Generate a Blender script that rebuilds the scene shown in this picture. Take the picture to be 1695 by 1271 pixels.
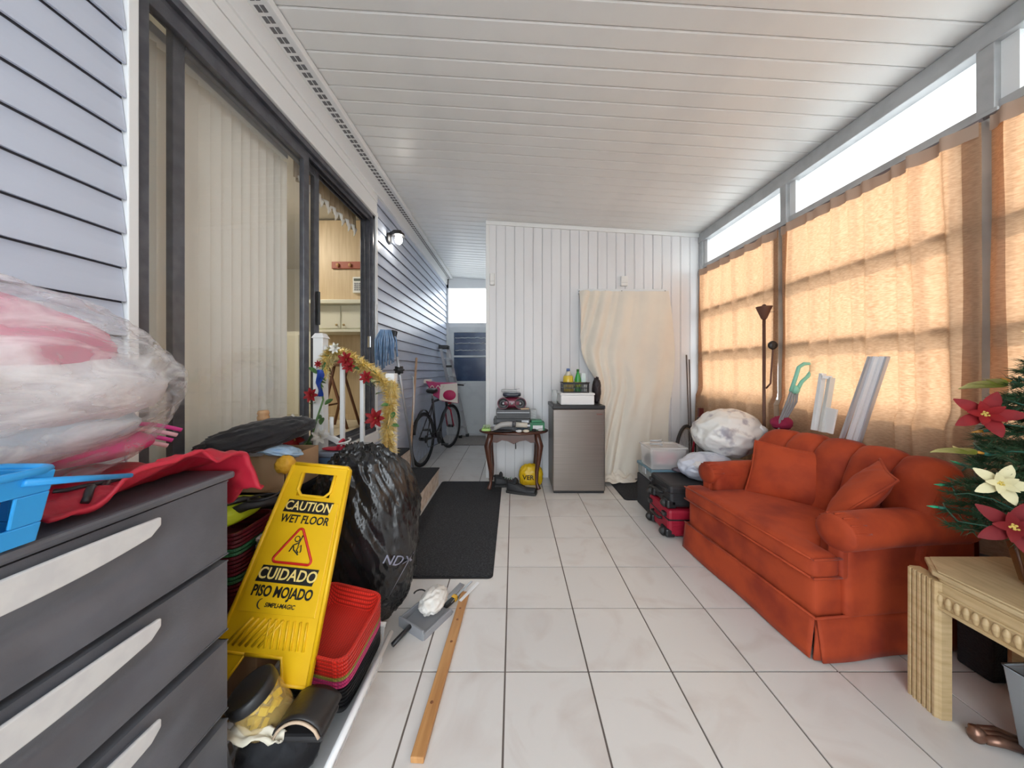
import bpy, math, random
from mathutils import Vector, Matrix, noise, Euler
from mathutils.bvhtree import BVHTree
random.seed(7)
PI = math.pi
for o in list(bpy.data.objects): bpy.data.objects.remove(o)
C = bpy.context.scene.collection
scn = bpy.context.scene
# ------------------------------------------------------------------ camera, world, sun, exposure
cam = bpy.data.objects.new('camera', bpy.data.cameras.new('camera')); C.objects.link(cam)
cam.data.sensor_width = 36; cam.data.lens = 518.0/1695*36
cam.data.shift_x = -2.1/1695; cam.data.shift_y = -22.7/1695
cam.data.clip_start = .02
cam.location = (0, 0, 1.2); cam.rotation_euler = (PI/2, 0, 0)
scn.camera = cam
vs = scn.view_settings
vs.view_transform = 'Standard'; vs.look = 'None'; vs.gamma = 1; vs.use_curve_mapping = False; vs.exposure = 0.98
W = bpy.data.worlds.new('sky'); scn.world = W; W.use_nodes = True
bg = W.node_tree.nodes['Background']; bg.inputs[0].default_value = (.86, .935, 1.0, 1); bg.inputs[1].default_value = 2.9
sl = bpy.data.lights.new('sun', 'SUN'); sl.energy = 1.9; sl.angle = math.radians(1.5); sl.color = (1, .93, .82)
sun = bpy.data.objects.new('sun', sl); C.objects.link(sun)
sun.rotation_euler = Vector((-.80, .10, -.50)).to_track_quat('-Z', 'Y').to_euler()
# ------------------------------------------------------------------ materials
MT = {}
def mat(name, col, rough=.5, metal=0, col2=None, ns=12, nd=3, stretch=None, lo=.4, hi=.65, bump=0, bs=80, bstretch=None,
        spec=.5, coat=0, sheen=0, emit=0, rnd=0, transl=0, alpha=1):
    if name in MT: return MT[name]
    m = bpy.data.materials.new(name); m.use_nodes = True; MT[name] = m
    nt = m.node_tree; N = nt.nodes; L = nt.links; b = N['Principled BSDF']
    b.inputs['Roughness'].default_value = rough; b.inputs['Metallic'].default_value = metal
    b.inputs['Specular IOR Level'].default_value = spec
    b.inputs['Coat Weight'].default_value = coat
    b.inputs['Sheen Weight'].default_value = sheen
    if sheen: b.inputs['Sheen Roughness'].default_value = .35
    c4 = (*col, 1); src = None
    b.inputs['Base Color'].default_value = c4
    tc = N.new('ShaderNodeTexCoord')
    def coords(st):
        if st is None: return tc.outputs['Object']
        mp = N.new('ShaderNodeMapping'); L.new(tc.outputs['Object'], mp.inputs[0]); mp.inputs['Scale'].default_value = st
        return mp.outputs[0]
    if col2 is not None:
        n = N.new('ShaderNodeTexNoise'); n.inputs['Scale'].default_value = ns; n.inputs['Detail'].default_value = nd
        L.new(coords(stretch), n.inputs['Vector'])
        mr = N.new('ShaderNodeMapRange'); mr.inputs[1].default_value = lo; mr.inputs[2].default_value = hi
        L.new(n.outputs[0], mr.inputs[0])
        mx = N.new('ShaderNodeMix'); mx.data_type = 'RGBA'
        mx.inputs[6].default_value = c4; mx.inputs[7].default_value = (*col2, 1)
        L.new(mr.outputs[0], mx.inputs[0]); src = mx.outputs[2]
    if rnd:
        oi = N.new('ShaderNodeObjectInfo'); hs = N.new('ShaderNodeHueSaturation')
        ma = N.new('ShaderNodeMapRange'); ma.inputs[3].default_value = 1-rnd; ma.inputs[4].default_value = 1+rnd
        L.new(oi.outputs['Random'], ma.inputs[0]); L.new(ma.outputs[0], hs.inputs['Value'])
        if src: L.new(src, hs.inputs['Color'])
        else: hs.inputs['Color'].default_value = c4
        src = hs.outputs[0]
    if src: L.new(src, b.inputs['Base Color'])
    if bump:
        n2 = N.new('ShaderNodeTexNoise'); n2.inputs['Scale'].default_value = bs; n2.inputs['Detail'].default_value = 4
        L.new(coords(bstretch), n2.inputs['Vector'])
        bp = N.new('ShaderNodeBump'); bp.inputs['Strength'].default_value = bump; bp.inputs['Distance'].default_value = .01
        L.new(n2.outputs[0], bp.inputs['Height']); L.new(bp.outputs[0], b.inputs['Normal'])
    if emit:
        b.inputs['Emission Color'].default_value = c4; b.inputs['Emission Strength'].default_value = emit
    out = N['Material Output']
    if transl:
        t = N.new('ShaderNodeBsdfTranslucent'); t.inputs[0].default_value = c4
        if src: L.new(src, t.inputs[0])
        ms = N.new('ShaderNodeMixShader'); ms.inputs[0].default_value = transl
        L.new(b.outputs[0], ms.inputs[1]); L.new(t.outputs[0], ms.inputs[2]); L.new(ms.outputs[0], out.inputs[0])
    if alpha < 1:
        b.inputs['Alpha'].default_value = alpha
    return m
def glass(name, tint=(1, 1, 1), refl=1.0, rough=0.0):
    if name in MT: return MT[name]
    m = bpy.data.materials.new(name); m.use_nodes = True; MT[name] = m
    N = m.node_tree.nodes; L = m.node_tree.links
    N.remove(N['Principled BSDF'])
    t = N.new('ShaderNodeBsdfTransparent'); t.inputs[0].default_value = (*tint, 1)
    g = N.new('ShaderNodeBsdfGlossy'); g.inputs['Roughness'].default_value = rough
    fr = N.new('ShaderNodeLayerWeight'); fr.inputs[0].default_value = .5
    pw_ = N.new('ShaderNodeMath'); pw_.operation = 'POWER'; pw_.inputs[1].default_value = 4; L.new(fr.outputs['Facing'], pw_.inputs[0])
    mu = N.new('ShaderNodeMath'); mu.operation = 'MULTIPLY_ADD'; mu.inputs[1].default_value = .8*refl; mu.inputs[2].default_value = .04*refl; L.new(pw_.outputs[0], mu.inputs[0])
    ms = N.new('ShaderNodeMixShader'); L.new(mu.outputs[0], ms.inputs[0]); L.new(t.outputs[0], ms.inputs[1]); L.new(g.outputs[0], ms.inputs[2])
    L.new(ms.outputs[0], N['Material Output'].inputs[0])
    return m
def tile_mat():
    m = mat('tile', (.72, .69, .66), .28, col2=(.62, .56, .52), ns=3.2, nd=6, lo=.52, hi=.8, rnd=.03, bump=.05, bs=30, spec=.5)
    # offset the marbling per tile so that neighbours differ
    nt = m.node_tree; N = nt.nodes; L = nt.links
    n = [x for x in N if x.type == 'TEX_NOISE'][0]; n.inputs['Distortion'].default_value = 1.6
    tc = [x for x in N if x.type == 'TEX_COORD'][0]
    oi = N.new('ShaderNodeObjectInfo'); va = N.new('ShaderNodeVectorMath'); va.operation = 'ADD'
    sc = N.new('ShaderNodeVectorMath'); sc.operation = 'SCALE'; sc.inputs['Scale'].default_value = 40
    L.new(oi.outputs['Random'], sc.inputs[0]); L.new(tc.outputs['Object'], va.inputs[0]); L.new(sc.outputs[0], va.inputs[1])
    L.new(va.outputs[0], n.inputs['Vector'])
    return m
def curtain_mat():
    # woven peach cloth: translucent, tiny weave in the thickness
    m = mat('curtain_cloth', (.78, .56, .38), .9, col2=(.66, .45, .29), ns=3, nd=4, transl=.62)
    nt = m.node_tree; N = nt.nodes; L = nt.links
    tc = [x for x in N if x.type == 'TEX_COORD'][0]
    b = N['Principled BSDF']
    wv = N.new('ShaderNodeTexNoise'); wv.inputs['Scale'].default_value = 60; wv.inputs['Detail'].default_value = 2
    mp = N.new('ShaderNodeMapping'); mp.inputs['Scale'].default_value = (1, .8, 4); L.new(tc.outputs['Object'], mp.inputs[0]); L.new(mp.outputs[0], wv.inputs['Vector'])
    t = [x for x in N if x.type == 'BSDF_TRANSLUCENT'][0]
    mr = N.new('ShaderNodeMapRange'); mr.inputs[1].default_value = .35; mr.inputs[2].default_value = .65
    L.new(wv.outputs[0], mr.inputs[0])
    mx = N.new('ShaderNodeMix'); mx.data_type = 'RGBA'; mx.inputs[6].default_value = (.36, .19, .095, 1); mx.inputs[7].default_value = (.54, .33, .195, 1)
    L.new(mr.outputs[0], mx.inputs[0]); L.new(mx.outputs[2], t.inputs[0])
    return m
WHITE = mat('white_paint', (.80, .81, .81), .45)
# ------------------------------------------------------------------ mesh builder
class MB:
    def __init__(s): s.v = []; s.f = []; s.s = []
    def add(s, vs, fs, sm=False, M=None):
        k = len(s.v)
        s.v += [(M @ Vector(v)) if M else Vector(v) for v in vs]
        s.f += [tuple(i+k for i in f) for f in fs]; s.s += [sm]*len(fs); return s
    def box(s, c, d, R=None, top=(1, 1)):
        x, y, z = d[0]/2, d[1]/2, d[2]/2; tx, ty = top
        vs = [(-x, -y, -z), (x, -y, -z), (x, y, -z), (-x, y, -z), (-x*tx, -y*ty, z), (x*tx, -y*ty, z), (x*tx, y*ty, z), (-x*tx, y*ty, z)]
        M = Matrix.Translation(c) @ (R.to_matrix().to_4x4() if R else Matrix())
        return s.add(vs, [(3, 2, 1, 0), (4, 5, 6, 7), (0, 1, 5, 4), (1, 2, 6, 5), (2, 3, 7, 6), (3, 0, 4, 7)], False, M)
    def b2(s, a, b):   # box from min corner to max corner
        return s.box([(a[i]+b[i])/2 for i in range(3)], [abs(b[i]-a[i]) for i in range(3)])
    def tube(s, pts, r, n=8, closed=False, cap=True, sm=True):
        P = [Vector(p) for p in pts]; m = len(P); rr = r if hasattr(r, '__len__') else [r]*m
        vs = []; fs = []; nrm = None
        for i in range(m):
            a = P[(i-1) % m] if (closed or i) else P[i]; b = P[(i+1) % m] if (closed or i < m-1) else P[i]
            t = (b-a)
            if t.length < 1e-9: t = Vector((0, 0, 1))
            t.normalize()
            if nrm is None:
                nrm = t.cross(Vector((0, 0, 1)))
                if nrm.length < 1e-3: nrm = t.cross(Vector((1, 0, 0)))
            nrm = (nrm - t*nrm.dot(t)); nrm.normalize(); bn = t.cross(nrm)
            for k in range(n):
                an = 2*PI*k/n; vs.append(P[i]+(nrm*math.cos(an)+bn*math.sin(an))*rr[i])
        for i in range(m if closed else m-1):
            j = (i+1) % m
            for k in range(n): fs.append((i*n+k, i*n+(k+1) % n, j*n+(k+1) % n, j*n+k))
        if cap and not closed:
            fs.append(tuple(range(n-1, -1, -1))); fs.append(tuple((m-1)*n+k for k in range(n)))
        return s.add(vs, fs, sm)
    def cyl(s, a, b, r, r2=None, n=16): return s.tube([a, b], [r, r if r2 is None else r2], n)
    def lathe(s, prof, n=24, M=None, sx=1, sy=1):
        vs = []; fs = []; m = len(prof)
        for r, z in prof:
            for k in range(n): vs.append((r*math.cos(2*PI*k/n)*sx, r*math.sin(2*PI*k/n)*sy, z))
        for i in range(m-1):
            for k in range(n): fs.append((i*n+k, i*n+(k+1) % n, (i+1)*n+(k+1) % n, (i+1)*n+k))
        fs.append(tuple(range(n-1, -1, -1))); fs.append(tuple((m-1)*n+k for k in range(n)))
        return s.add(vs, fs, True, M)
    def prism(s, poly, d0, d1, axis='y', M=None, sm=False):   # 2-d outline extruded along an axis
        n = len(poly)
        def p3(a, b, d): return {'y': (a, d, b), 'x': (d, a, b), 'z': (a, b, d)}[axis]
        vs = [p3(a, b, d0) for a, b in poly]+[p3(a, b, d1) for a, b in poly]
        fs = [tuple(range(n)), tuple(range(2*n-1, n-1, -1))]+[(i, n+i, n+(i+1) % n, (i+1) % n) for i in range(n)]
        return s.add(vs, fs, sm, M)
    def grid(s, fn, nu, nv, closeu=False, sm=True):
        vs = [fn(i/(nu if closeu else nu-1), j/(nv-1)) for j in range(nv) for i in range(nu)]
        fs = []
        for j in range(nv-1):
            for i in range(nu if closeu else nu-1):
                k = (i+1) % nu; fs.append((j*nu+i, j*nu+k, (j+1)*nu+k, (j+1)*nu+i))
        return s.add(vs, fs, sm)
    def blob(s, c, rad, fn=None, nu=48, nv=32, e=1.0, flat=None, R=None):
        vs = []
        def sg(x, p): return math.copysign(abs(x)**p, x)
        for j in range(nv+1):
            ph = -PI/2+PI*j/nv
            for i in range(nu):
                th = 2*PI*i/nu
                d = Vector((sg(math.cos(ph), e)*sg(math.cos(th), e), sg(math.cos(ph), e)*sg(math.sin(th), e), sg(math.sin(ph), e)))
                k = 1+(fn(d) if fn else 0)
                p = Vector((d.x*rad[0]*k, d.y*rad[1]*k, d.z*rad[2]*k))
                if R: p = R.to_matrix() @ p
                p += Vector(c)
                if flat is not None and p.z < flat: p.z = flat+.02*(p.z-flat)
                vs.append(p)
        fs = []
        for j in range(nv):
            for i in range(nu): fs.append((j*nu+i, j*nu+(i+1) % nu, (j+1)*nu+(i+1) % nu, (j+1)*nu+i))
        return s.add(vs, fs, True)
    def mesh(s, name):
        me = bpy.data.meshes.new(name); me.from_pydata([tuple(v) for v in s.v], [], s.f)
        me.polygons.foreach_set('use_smooth', s.s); me.validate(); me.update(); return me
TM = {}
def tag(o, label=None, cat=None, group=None, kind=None):
    if label: o['label'] = label
    if cat: o['category'] = cat
    if group: o['group'] = group
    if kind: o['kind'] = kind
    return o
def thing(name, label, cat, loc=(0, 0, 0), rz=0, group=None, kind=None):
    o = bpy.data.objects.new(name, None); C.objects.link(o); o.empty_display_size = .05
    o.location = loc; o.rotation_euler = (0, 0, rz)
    TM[o.name] = Matrix.Translation(loc) @ Matrix.Rotation(rz, 4, 'Z')
    return tag(o, label, cat, group, kind)
def obj(name, mb, m, parent=None, world=False, bev=0, solid=0, sub=0, label=None, loc=None):
    me = mb.mesh(name) if isinstance(mb, MB) else mb
    if world and parent is not None:
        me.transform(root_m(parent).inverted())
    me.materials.clear(); me.materials.append(m)
    o = bpy.data.objects.new(name, me); C.objects.link(o)
    if parent is not None: o.parent = parent
    if loc: o.location = loc
    if solid:
        k = o.modifiers.new('solid', 'SOLIDIFY'); k.thickness = solid; k.offset = 0
    if bev:
        k = o.modifiers.new('bevel', 'BEVEL'); k.width = bev; k.segments = 2; k.limit_method = 'ANGLE'; k.angle_limit = .6
    if sub:
        k = o.modifiers.new('sub', 'SUBSURF'); k.levels = sub; k.render_levels = sub
    if label: o['label'] = label
    return o
def root_m(o):
    M = Matrix()
    while o is not None:
        M = (TM[o.name] if o.name in TM else Matrix.Translation(o.location)) @ M; o = o.parent
    return M
def solo(name, mb, m, label, cat, group=None, base=None, **k):
    # one-mesh thing: origin moved to its base
    vs = mb.v
    if base is None:
        base = Vector((sum(v.x for v in vs)/len(vs), sum(v.y for v in vs)/len(vs), min(v.z for v in vs)))
    base = Vector(base); mb.v = [v-base for v in vs]
    o = obj(name, mb, m, **k); o.location = base
    return tag(o, label, cat, group)
def struct(name, mb, m, label, **k): return tag(obj(name, mb, m, **k), label, None, None, 'structure')
def link(name, me, parent, loc=(0, 0, 0), rot=(0, 0, 0)):   # another object sharing mesh data
    o = bpy.data.objects.new(name, me); C.objects.link(o); o.parent = parent; o.location = loc; o.rotation_euler = rot; return o
def dup(root, loc, rz=None, label=None):
    r = root.copy(); C.objects.link(r); r.location = loc
    if rz is not None: r.rotation_euler = (0, 0, rz)
    TM[r.name] = Matrix.Translation(loc) @ Matrix.Rotation(r.rotation_euler.z, 4, 'Z')
    if label: r['label'] = label
    for ch in list(root.children):
        c = ch.copy(); C.objects.link(c); c.parent = r
        for g in list(ch.children):
            d = g.copy(); C.objects.link(d); d.parent = c
    return r
def text(body, size, bold=.0, ext=.0006, shear=0, sx=1):
    cu = bpy.data.curves.new('t', 'FONT'); cu.body = body; cu.size = size; cu.extrude = ext; cu.offset = bold*size; cu.shear = shear
    cu.align_x = 'CENTER'; cu.align_y = 'CENTER'; cu.resolution_u = 3
    o = bpy.data.objects.new('t', cu); C.objects.link(o)
    dg = bpy.context.evaluated_depsgraph_get(); dg.update()
    me = bpy.data.meshes.new_from_object(o.evaluated_get(dg)); bpy.data.objects.remove(o)
    me.transform(Matrix.Scale(sx, 4, (1, 0, 0)))
    return me
F = 518.0
def at(x, y, D): return Vector(((x-849.6)*D/F, D, 1.2-(y-612.8)*D/F))   # photo pixel + measured depth -> metres
def nz(v, f=1, seed=0): return noise.noise(Vector(v)*f+Vector((seed*7.3, seed*3.1, seed*1.7)))
def ridge(v, f, seed=0): return 1-2*abs(nz(v, f, seed))
# ------------------------------------------------------------------ setting
XL, XR, DB, DS = -1.25, 2.10, 5.80, 3.50     # left wall, right wall, far end of the passage, shed wall
XS = -.294                                     # shed corner
DN = -1.3                                      # open near end of the porch, behind the photographer
def zc(x): return 2.874-.0618*(x-XS)
T = 1.2/3.61315
floor = struct('floor', MB().b2((XL-.1, DN, -.12), (XR+.12, DB+.1, -.004)), mat('grout', (.16, .13, .115), .9), 'grey grout bed of the porch floor')
tm = tile_mat(); tcache = {}
gx0 = -.0986*T; gy0 = 7.75472*T; g = .0035
for i in range(-4, 8):
    for j in range(-9, 11):
        x0, x1 = gx0+i*T+g, gx0+(i+1)*T-g; y0, y1 = gy0+j*T+g, gy0+(j+1)*T-g
        x0 = max(x0, XL+.002); x1 = min(x1, XR-.002); y1 = min(y1, DB-.002)
        if x0 > XS-.01 and y0 > DS-.01: continue
        if x1 > XS and y1 > DS:
            if x0 > XS: y1 = min(y1, DS-.002)
            elif y0 >= DS: x1 = min(x1, XS-.002)
        if x1-x0 < .02 or y1-y0 < .02: continue
        key = (round(x1-x0, 3), round(y1-y0, 3))
        if key not in tcache:
            me = MB().box((0, 0, -.005), (x1-x0, y1-y0, .010)).mesh('tile'); me.materials.append(tm); tcache[key] = me
        link('tile', tcache[key], floor, ((x0+x1)/2, (y0+y1)/2, random.uniform(-.0006, .0004)))
# outside ground
struct('ground', MB().b2((-14, -14, -.34), (16, 16, -.14)), mat('concrete', (.50, .49, .46), .9, col2=(.42, .42, .40), ns=2), 'pale ground outside the porch')
# ceiling: insulated roof panels running across
cm = mat('ceiling_panel', (.80, .81, .80), .33, col2=(.74, .75, .75), ns=2.5, lo=.5, hi=.8, rnd=.025)
ceil_core = MB(); ceil_core.prism([(XL-.05, zc(XL-.05)+.012), (XR+.3, zc(XR+.3)+.012), (XR+.3, zc(XR+.3)+.10), (XL-.05, zc(XL-.05)+.10)], DN, DB+.12)
ceiling = struct('ceiling', ceil_core, mat('ceiling_core', (.66, .67, .67), .6), 'white ribbed aluminium roof panels over the porch')
w = .1028; ang = math.atan(.0618); cl = (XR-XL-.02)/math.cos(ang)
pm = MB().prism([(-w/2+.0012, .012), (-w/2+.0012, 0), (-w/2+.008, -.004), (w/2-.008, -.004), (w/2-.0012, 0), (w/2-.0012, .012)], -cl/2, cl/2, axis='x').mesh('ceiling_strip')
# prism(axis='x') gives (d, a, b): length along x
pm.materials.append(cm)
nstr = int((DB-DN)/w)
for i in range(nstr):
    y = DB-w/2-.004-i*w
    link('ceiling_strip', pm, ceiling, ((XL+XR)/2, y, zc((XL+XR)/2)-.0005), (0, ang, 0))
# left wall of the house: core with the opening of the sliding door (D 1.03 to 2.80, z .66 to 2.58)
SD0, SD1, SZ0, SZ1 = 1.03, 2.80, .66, 2.575
wm = mat('gap_shade_core', (.10, .10, .12), .8)  # core coloured dark so the gaps between boards read as shadow lines
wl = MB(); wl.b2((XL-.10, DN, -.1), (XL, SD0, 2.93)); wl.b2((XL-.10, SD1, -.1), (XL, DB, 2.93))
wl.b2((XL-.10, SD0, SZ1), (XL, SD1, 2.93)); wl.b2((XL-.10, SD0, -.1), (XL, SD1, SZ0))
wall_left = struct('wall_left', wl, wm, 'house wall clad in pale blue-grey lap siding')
sm_ = mat('siding', (.54, .59, .70), .36, col2=(.48, .53, .64), ns=5, stretch=(1, .6, 3), lo=.45, hi=.75, bump=.04, bs=60, bstretch=(1, .15, 6), rnd=.012)
ch = .108
def course(y0, y1, z0, top=None):
    h = min(ch, (top or 99)-z0)
    prof = [(XL, z0+h-.001), (XL+.006, z0+h-.001), (XL+.020, z0+.008), (XL+.020, z0+.0035), (XL+.012, z0+.0035), (XL, z0+.012)]
    m = MB().prism([(a-XL, b-z0) for a, b in prof], y0, y1)
    return obj('siding_board', m, sm_, wall_left, loc=(XL, 0, z0))
zbase = 1.2+(612.8-247)/F*.762 - 19*ch
for k in range(31):
    z0 = zbase+k*ch
    if z0 < -.02 or z0 > 2.80: continue
    course(-.5, SD0-.035, z0, 2.84); course(SD1+.04, DB-.01, z0, 2.84)
    if z0+ch < SZ0-.02: course(SD0-.03, SD1+.035, z0)
# white corner channel around the door and frieze under the soffit
tr = MB(); tr.b2((XL, SD0-.033, SZ0-.05), (XL+.024, SD0-.004, SZ1+.04)); tr.b2((XL, SD1+.004, SZ0-.05), (XL+.024, SD1+.036, SZ1+.04)); tr.b2((XL, SD0-.033, SZ1+.004), (XL+.026, SD1+.036, SZ1+.045))
tr.b2((XL, SD0-.033, SZ0-.10), (XL+.03, SD1+.036, SZ0-.004))
struct('trim_1', tr, WHITE, 'white trim around the sliding glass door', bev=.003)
ov = MB(); ov.b2((XL, SD0-.033, SZ1+.046), (XL+.018, SD1+.036, 2.715)); ov.b2((XL, SD0-.033, 2.718), (XL+.022, SD1+.036, 2.80))
struct('trim_13', ov, WHITE, 'white boards between the sliding door and the roof', bev=.003)
fr = MB(); fr.b2((XL, DN, 2.775), (XL+.035, DB-.01, 2.925))
struct('trim_2', fr, WHITE, 'white frieze board under the roof along the house wall', bev=.003)
sv = MB(); sv.b2((XL+.035, DN, 2.885), (XL+.125, DB-.01, 2.91)); sv.b2((XL+.125, DN, 2.872), (XL+.137, DB-.01, 2.915))
vent = struct('trim_3', sv, WHITE, 'white slotted soffit vent strip along the roof edge', bev=.002)
sl_ = MB()
for i in range(110):
    for c_ in (.062, .088): sl_.b2((XL+c_-.010, .55+i*.047, 2.8835), (XL+c_+.010, .55+i*.047+.030, 2.8855))
tag(obj('vent_slots', sl_, mat('slot_dark', (.16, .16, .17), .8), vent), kind='stuff')
# shed wall at the back, vertical strips
shed = MB(); shed.b2((XS+.004, DS+.012, -.1), (XR+.12, DS+.09, 2.88)); shed.b2((XS+.004, DS+.012, -.1), (XS+.08, DB, 2.88))
wall_back = struct('wall_back', shed, mat('shed_core', (.42, .42, .43), .8), 'white shed wall of narrow vertical panels')
pw = .1028; shm = mat('shed_panel', (.79, .79, .80), .4, col2=(.72, .71, .72), ns=3, stretch=(1, 1, .25), lo=.5, hi=.8, rnd=.02)
x = XS; k = 0
while x < XR-.01:
    x1 = min(x+pw, XR)
    m = MB(); gp = .0022 if k % 3 else .0035
    zt0, zt1 = zc(x)-.008, zc(x1)-.008
    m.prism([(x+gp, .0), (x1-.0008, .0), (x1-.0008, zt1), (x+gp, zt0)], DS-.002, DS+.012)
    m.prism([(x+.010, .001), (x1-.008, .001), (x1-.008, zt1), (x+.010, zt0)], DS-.006, DS-.002)
    obj('wall_panel', m, shm, wall_back); x = x1; k += 1
for k in range(22):
    y0 = DS+.015+k*pw
    m = MB().b2((XS-.004, y0+.002, 0), (XS+.004, min(y0+pw-.001, DB-.01), zc(XS)-.01)); obj('wall_panel', m, shm, wall_back)
hd = MB(); hd.prism([(XS-.01, zc(XS)-.05), (XR, zc(XR)-.05), (XR, zc(XR)-.006), (XS-.01, zc(XS)-.006)], DS-.022, DS-.006)
struct('trim_4', hd, mat('trim_white', (.82, .83, .82), .45), 'white head channel along the top of the shed wall', bev=.002)
struct('trim_5', MB().b2((XS-.012, DS-.012, 0), (XS+.028, DS+.004, zc(XS)-.012)), MT['trim_white'], 'white corner post of the shed wall', bev=.003)
struct('wall_near_added', MB().b2((.75, DN-.08, -.1), (XR+.1, DN, 2.9)), WHITE, 'unseen white wall added behind the viewpoint to block daylight from the right side')  # unseen wall, added to hold back daylight and darken the right foreground
# far end of the passage: door with window, translucent panel above
wb = MB(); wb.b2((XL-.1, DB, -.1), (XL+.05, DB+.08, 2.93)); wb.b2((XL-.1, DB, 2.72), (XS+.1, DB+.08, 2.93)); wb.b2((XL+.04, DB, 2.00), (XS+.1, DB+.08, 2.08))
struct('wall_end', wb, WHITE, 'white frame wall at the end of the passage')
VIN = mat('white_vinyl', (.95, .96, .96), .4, col2=(.84, .86, .86), ns=2, stretch=(1, .5, 5), lo=.5, hi=.75, transl=.82)
wp = struct('window_1', MB().add([(XL+.05, DB+.03, 2.08), (XS+.08, DB+.03, 2.08), (XS+.08, DB+.03, 2.72), (XL+.05, DB+.03, 2.72)], [(0, 1, 2, 3)]), glass('far_glass', (1, 1, 1), .8), 'bright translucent panel above the far door')
dm = mat('far_door', (.72, .74, .74), .5, col2=(.62, .64, .65), ns=6, lo=.5, hi=.8)
d = MB(); d.b2((XL+.045, DB-.0, 0.0), (XS+.09, DB+.035, 1.0)); d.b2((XL+.045, DB, 1.90), (XS+.09, DB+.035, 2.0)); d.b2((XL+.045, DB, 1.0), (XL+.15, DB+.035, 1.90))
d.b2((XL+.15, DB, 1.44), (XS+.09, DB+.03, 1.475))
door_2 = struct('door_2', d, dm, 'white weathered door with dark window at the passage end', bev=.004)
obj('kick_panel', MB().b2((XL+.10, DB-.012, .22), (XS+.05, DB, .92)), dm, door_2, bev=.003)
obj('threshold', MB().b2((XL+.05, DB-.06, 0), (XS-.01, DB, .03)), mat('alu', (.62, .63, .64), .35, 1), door_2, bev=.003)
blue = mat('blue_film', (.035, .065, .14), .18, col2=(.07, .12, .22), ns=5, lo=.5, hi=.8)
obj('pane', MB().b2((XL+.15, DB+.012, 1.0), (XS+.08, DB+.018, 1.44)), blue, door_2)
obj('pane', MB().b2((XL+.15, DB+.012, 1.475), (XS+.08, DB+.018, 1.90)), blue, door_2)
pr = MB()
for zz in (1.57, 1.70, 1.80):
    pr.tube([(XL+.17+.03*i, DB+.004, zz+.012*nz((i, zz*9, 1), .6)) for i in range(26)], .006, 5)
obj('torn_tape', pr, mat('flaky_white', (.75, .78, .80), .7), door_2)
obj('handle', MB().tube([(XL+.10, DB-.03, .95), (XL+.35, DB-.035, .95), (XL+.36, DB-.01, .955)], .008, 8), mat('dull_steel', (.5, .5, .5), .35, 1), door_2)
# right wall: posts, transoms, awning windows, knee wall
GAL = mat('grey_aluminium', (.50, .51, .52), .4, .35, col2=(.42, .43, .44), ns=8)
kw = MB(); kw.b2((XR, DN, -.1), (XR+.10, DS+.05, .93))
wall_right = struct('wall_right', kw, mat('knee_wall', (.60, .56, .50), .7), 'low wall under the porch windows')
posts = [(3.46, .05), (2.405, .055), (1.375, .055), (.30, .055), (-.75, .055)]
struct('trim_6', MB().b2((XR-.035, DN, zc(XR)-.11), (XR+.1, DS, zc(XR)-.012)), GAL, 'grey header beam along the window wall', bev=.004)
for i, (d_, w_) in enumerate(posts):
    m = MB().b2((XR-.028, d_-w_/2, .0), (XR+.07, d_+w_/2, zc(XR)-.10)); m.b2((XR-.034, d_-w_/2-.012, .0), (XR-.024, d_+w_/2+.012, 2.33))
    struct('trim_%d' % (7+i), m, GAL, ['grey window post in the back corner', 'grey window post between the two far bays', 'broad grey window post beside the christmas tree', 'grey window post out of the frame', 'grey window post behind the photographer'][i], bev=.003)
nwin = 2
for i in range(len(posts)-1):
    a = posts[i+1][0]+posts[i+1][1]/2; b = posts[i][0]-posts[i][1]/2
    fm = MB(); fm.b2((XR-.01, a, 2.325), (XR+.06, b, 2.365)); fm.b2((XR-.02, a, .925), (XR+.075, b, .97))
    low = .97
    for zr in (1.39, 1.84): fm.b2((XR-.036, a, zr-.024), (XR+.045, b, zr+.024))
    fm.b2((XR+.0, a, .97), (XR+.045, a+.03, 2.33)); fm.b2((XR+.0, b-.03, .97), (XR+.045, b, 2.33))
    win = struct('window_%d' % nwin, fm, GAL, ['awning window frame in the back bay', 'awning window frame behind the sofa', 'awning window frame behind the christmas tree', 'awning window frame out of the frame'][i], bev=.002); nwin += 1
    obj('transom_pane', MB().b2((XR+.03, a, 2.365), (XR+.036, b, zc(XR)-.10)), VIN, win)
    obj('transom_edge', MB().b2((XR+.0, b-.05, 2.365), (XR+.03, b, zc(XR)-.10)), WHITE, win)
    for z0, z1 in ((.97, 1.368), (1.412, 1.818), (1.862, 2.33)):
        obj('pane', MB().add([(XR+.02, a+.03, z0), (XR+.02, b-.03, z0), (XR+.02, b-.03, z1), (XR+.02, a+.03, z1)], [(0, 1, 2, 3)]), glass('window_glass', (.97, .98, .98)), win)
# kitchen behind the sliding door
KX, KD0, KD1, KZ0, KZ1 = -4.3, .2, 5.0, .62, 2.82
kwall = mat('kitchen_wall', (.80, .77, .66), .7)
k_ = MB(); k_.b2((KX-.08, KD0, KZ0), (KX, KD1, KZ1)); k_.b2((KX, KD0-.08, KZ0), (XL-.1, KD0, KZ1)); k_.b2((KX, KD1, KZ0), (XL-.1, KD1+.08, KZ1))
struct('wall_kitchen', k_, kwall, 'cream kitchen walls seen through the open door')
struct('floor_kitchen', MB().b2((KX, KD0, KZ0-.06), (XL-.1, KD1, KZ0+.02)), mat('vinyl_floor', (.70, .62, .48), .4, col2=(.62, .53, .40), ns=6), 'beige vinyl kitchen floor')
struct('ceiling_kitchen', MB().b2((KX, KD0, KZ1), (XL-.1, KD1, KZ1+.06)), mat('kceil', (.85, .84, .80), .8), 'white kitchen ceiling')
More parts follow.
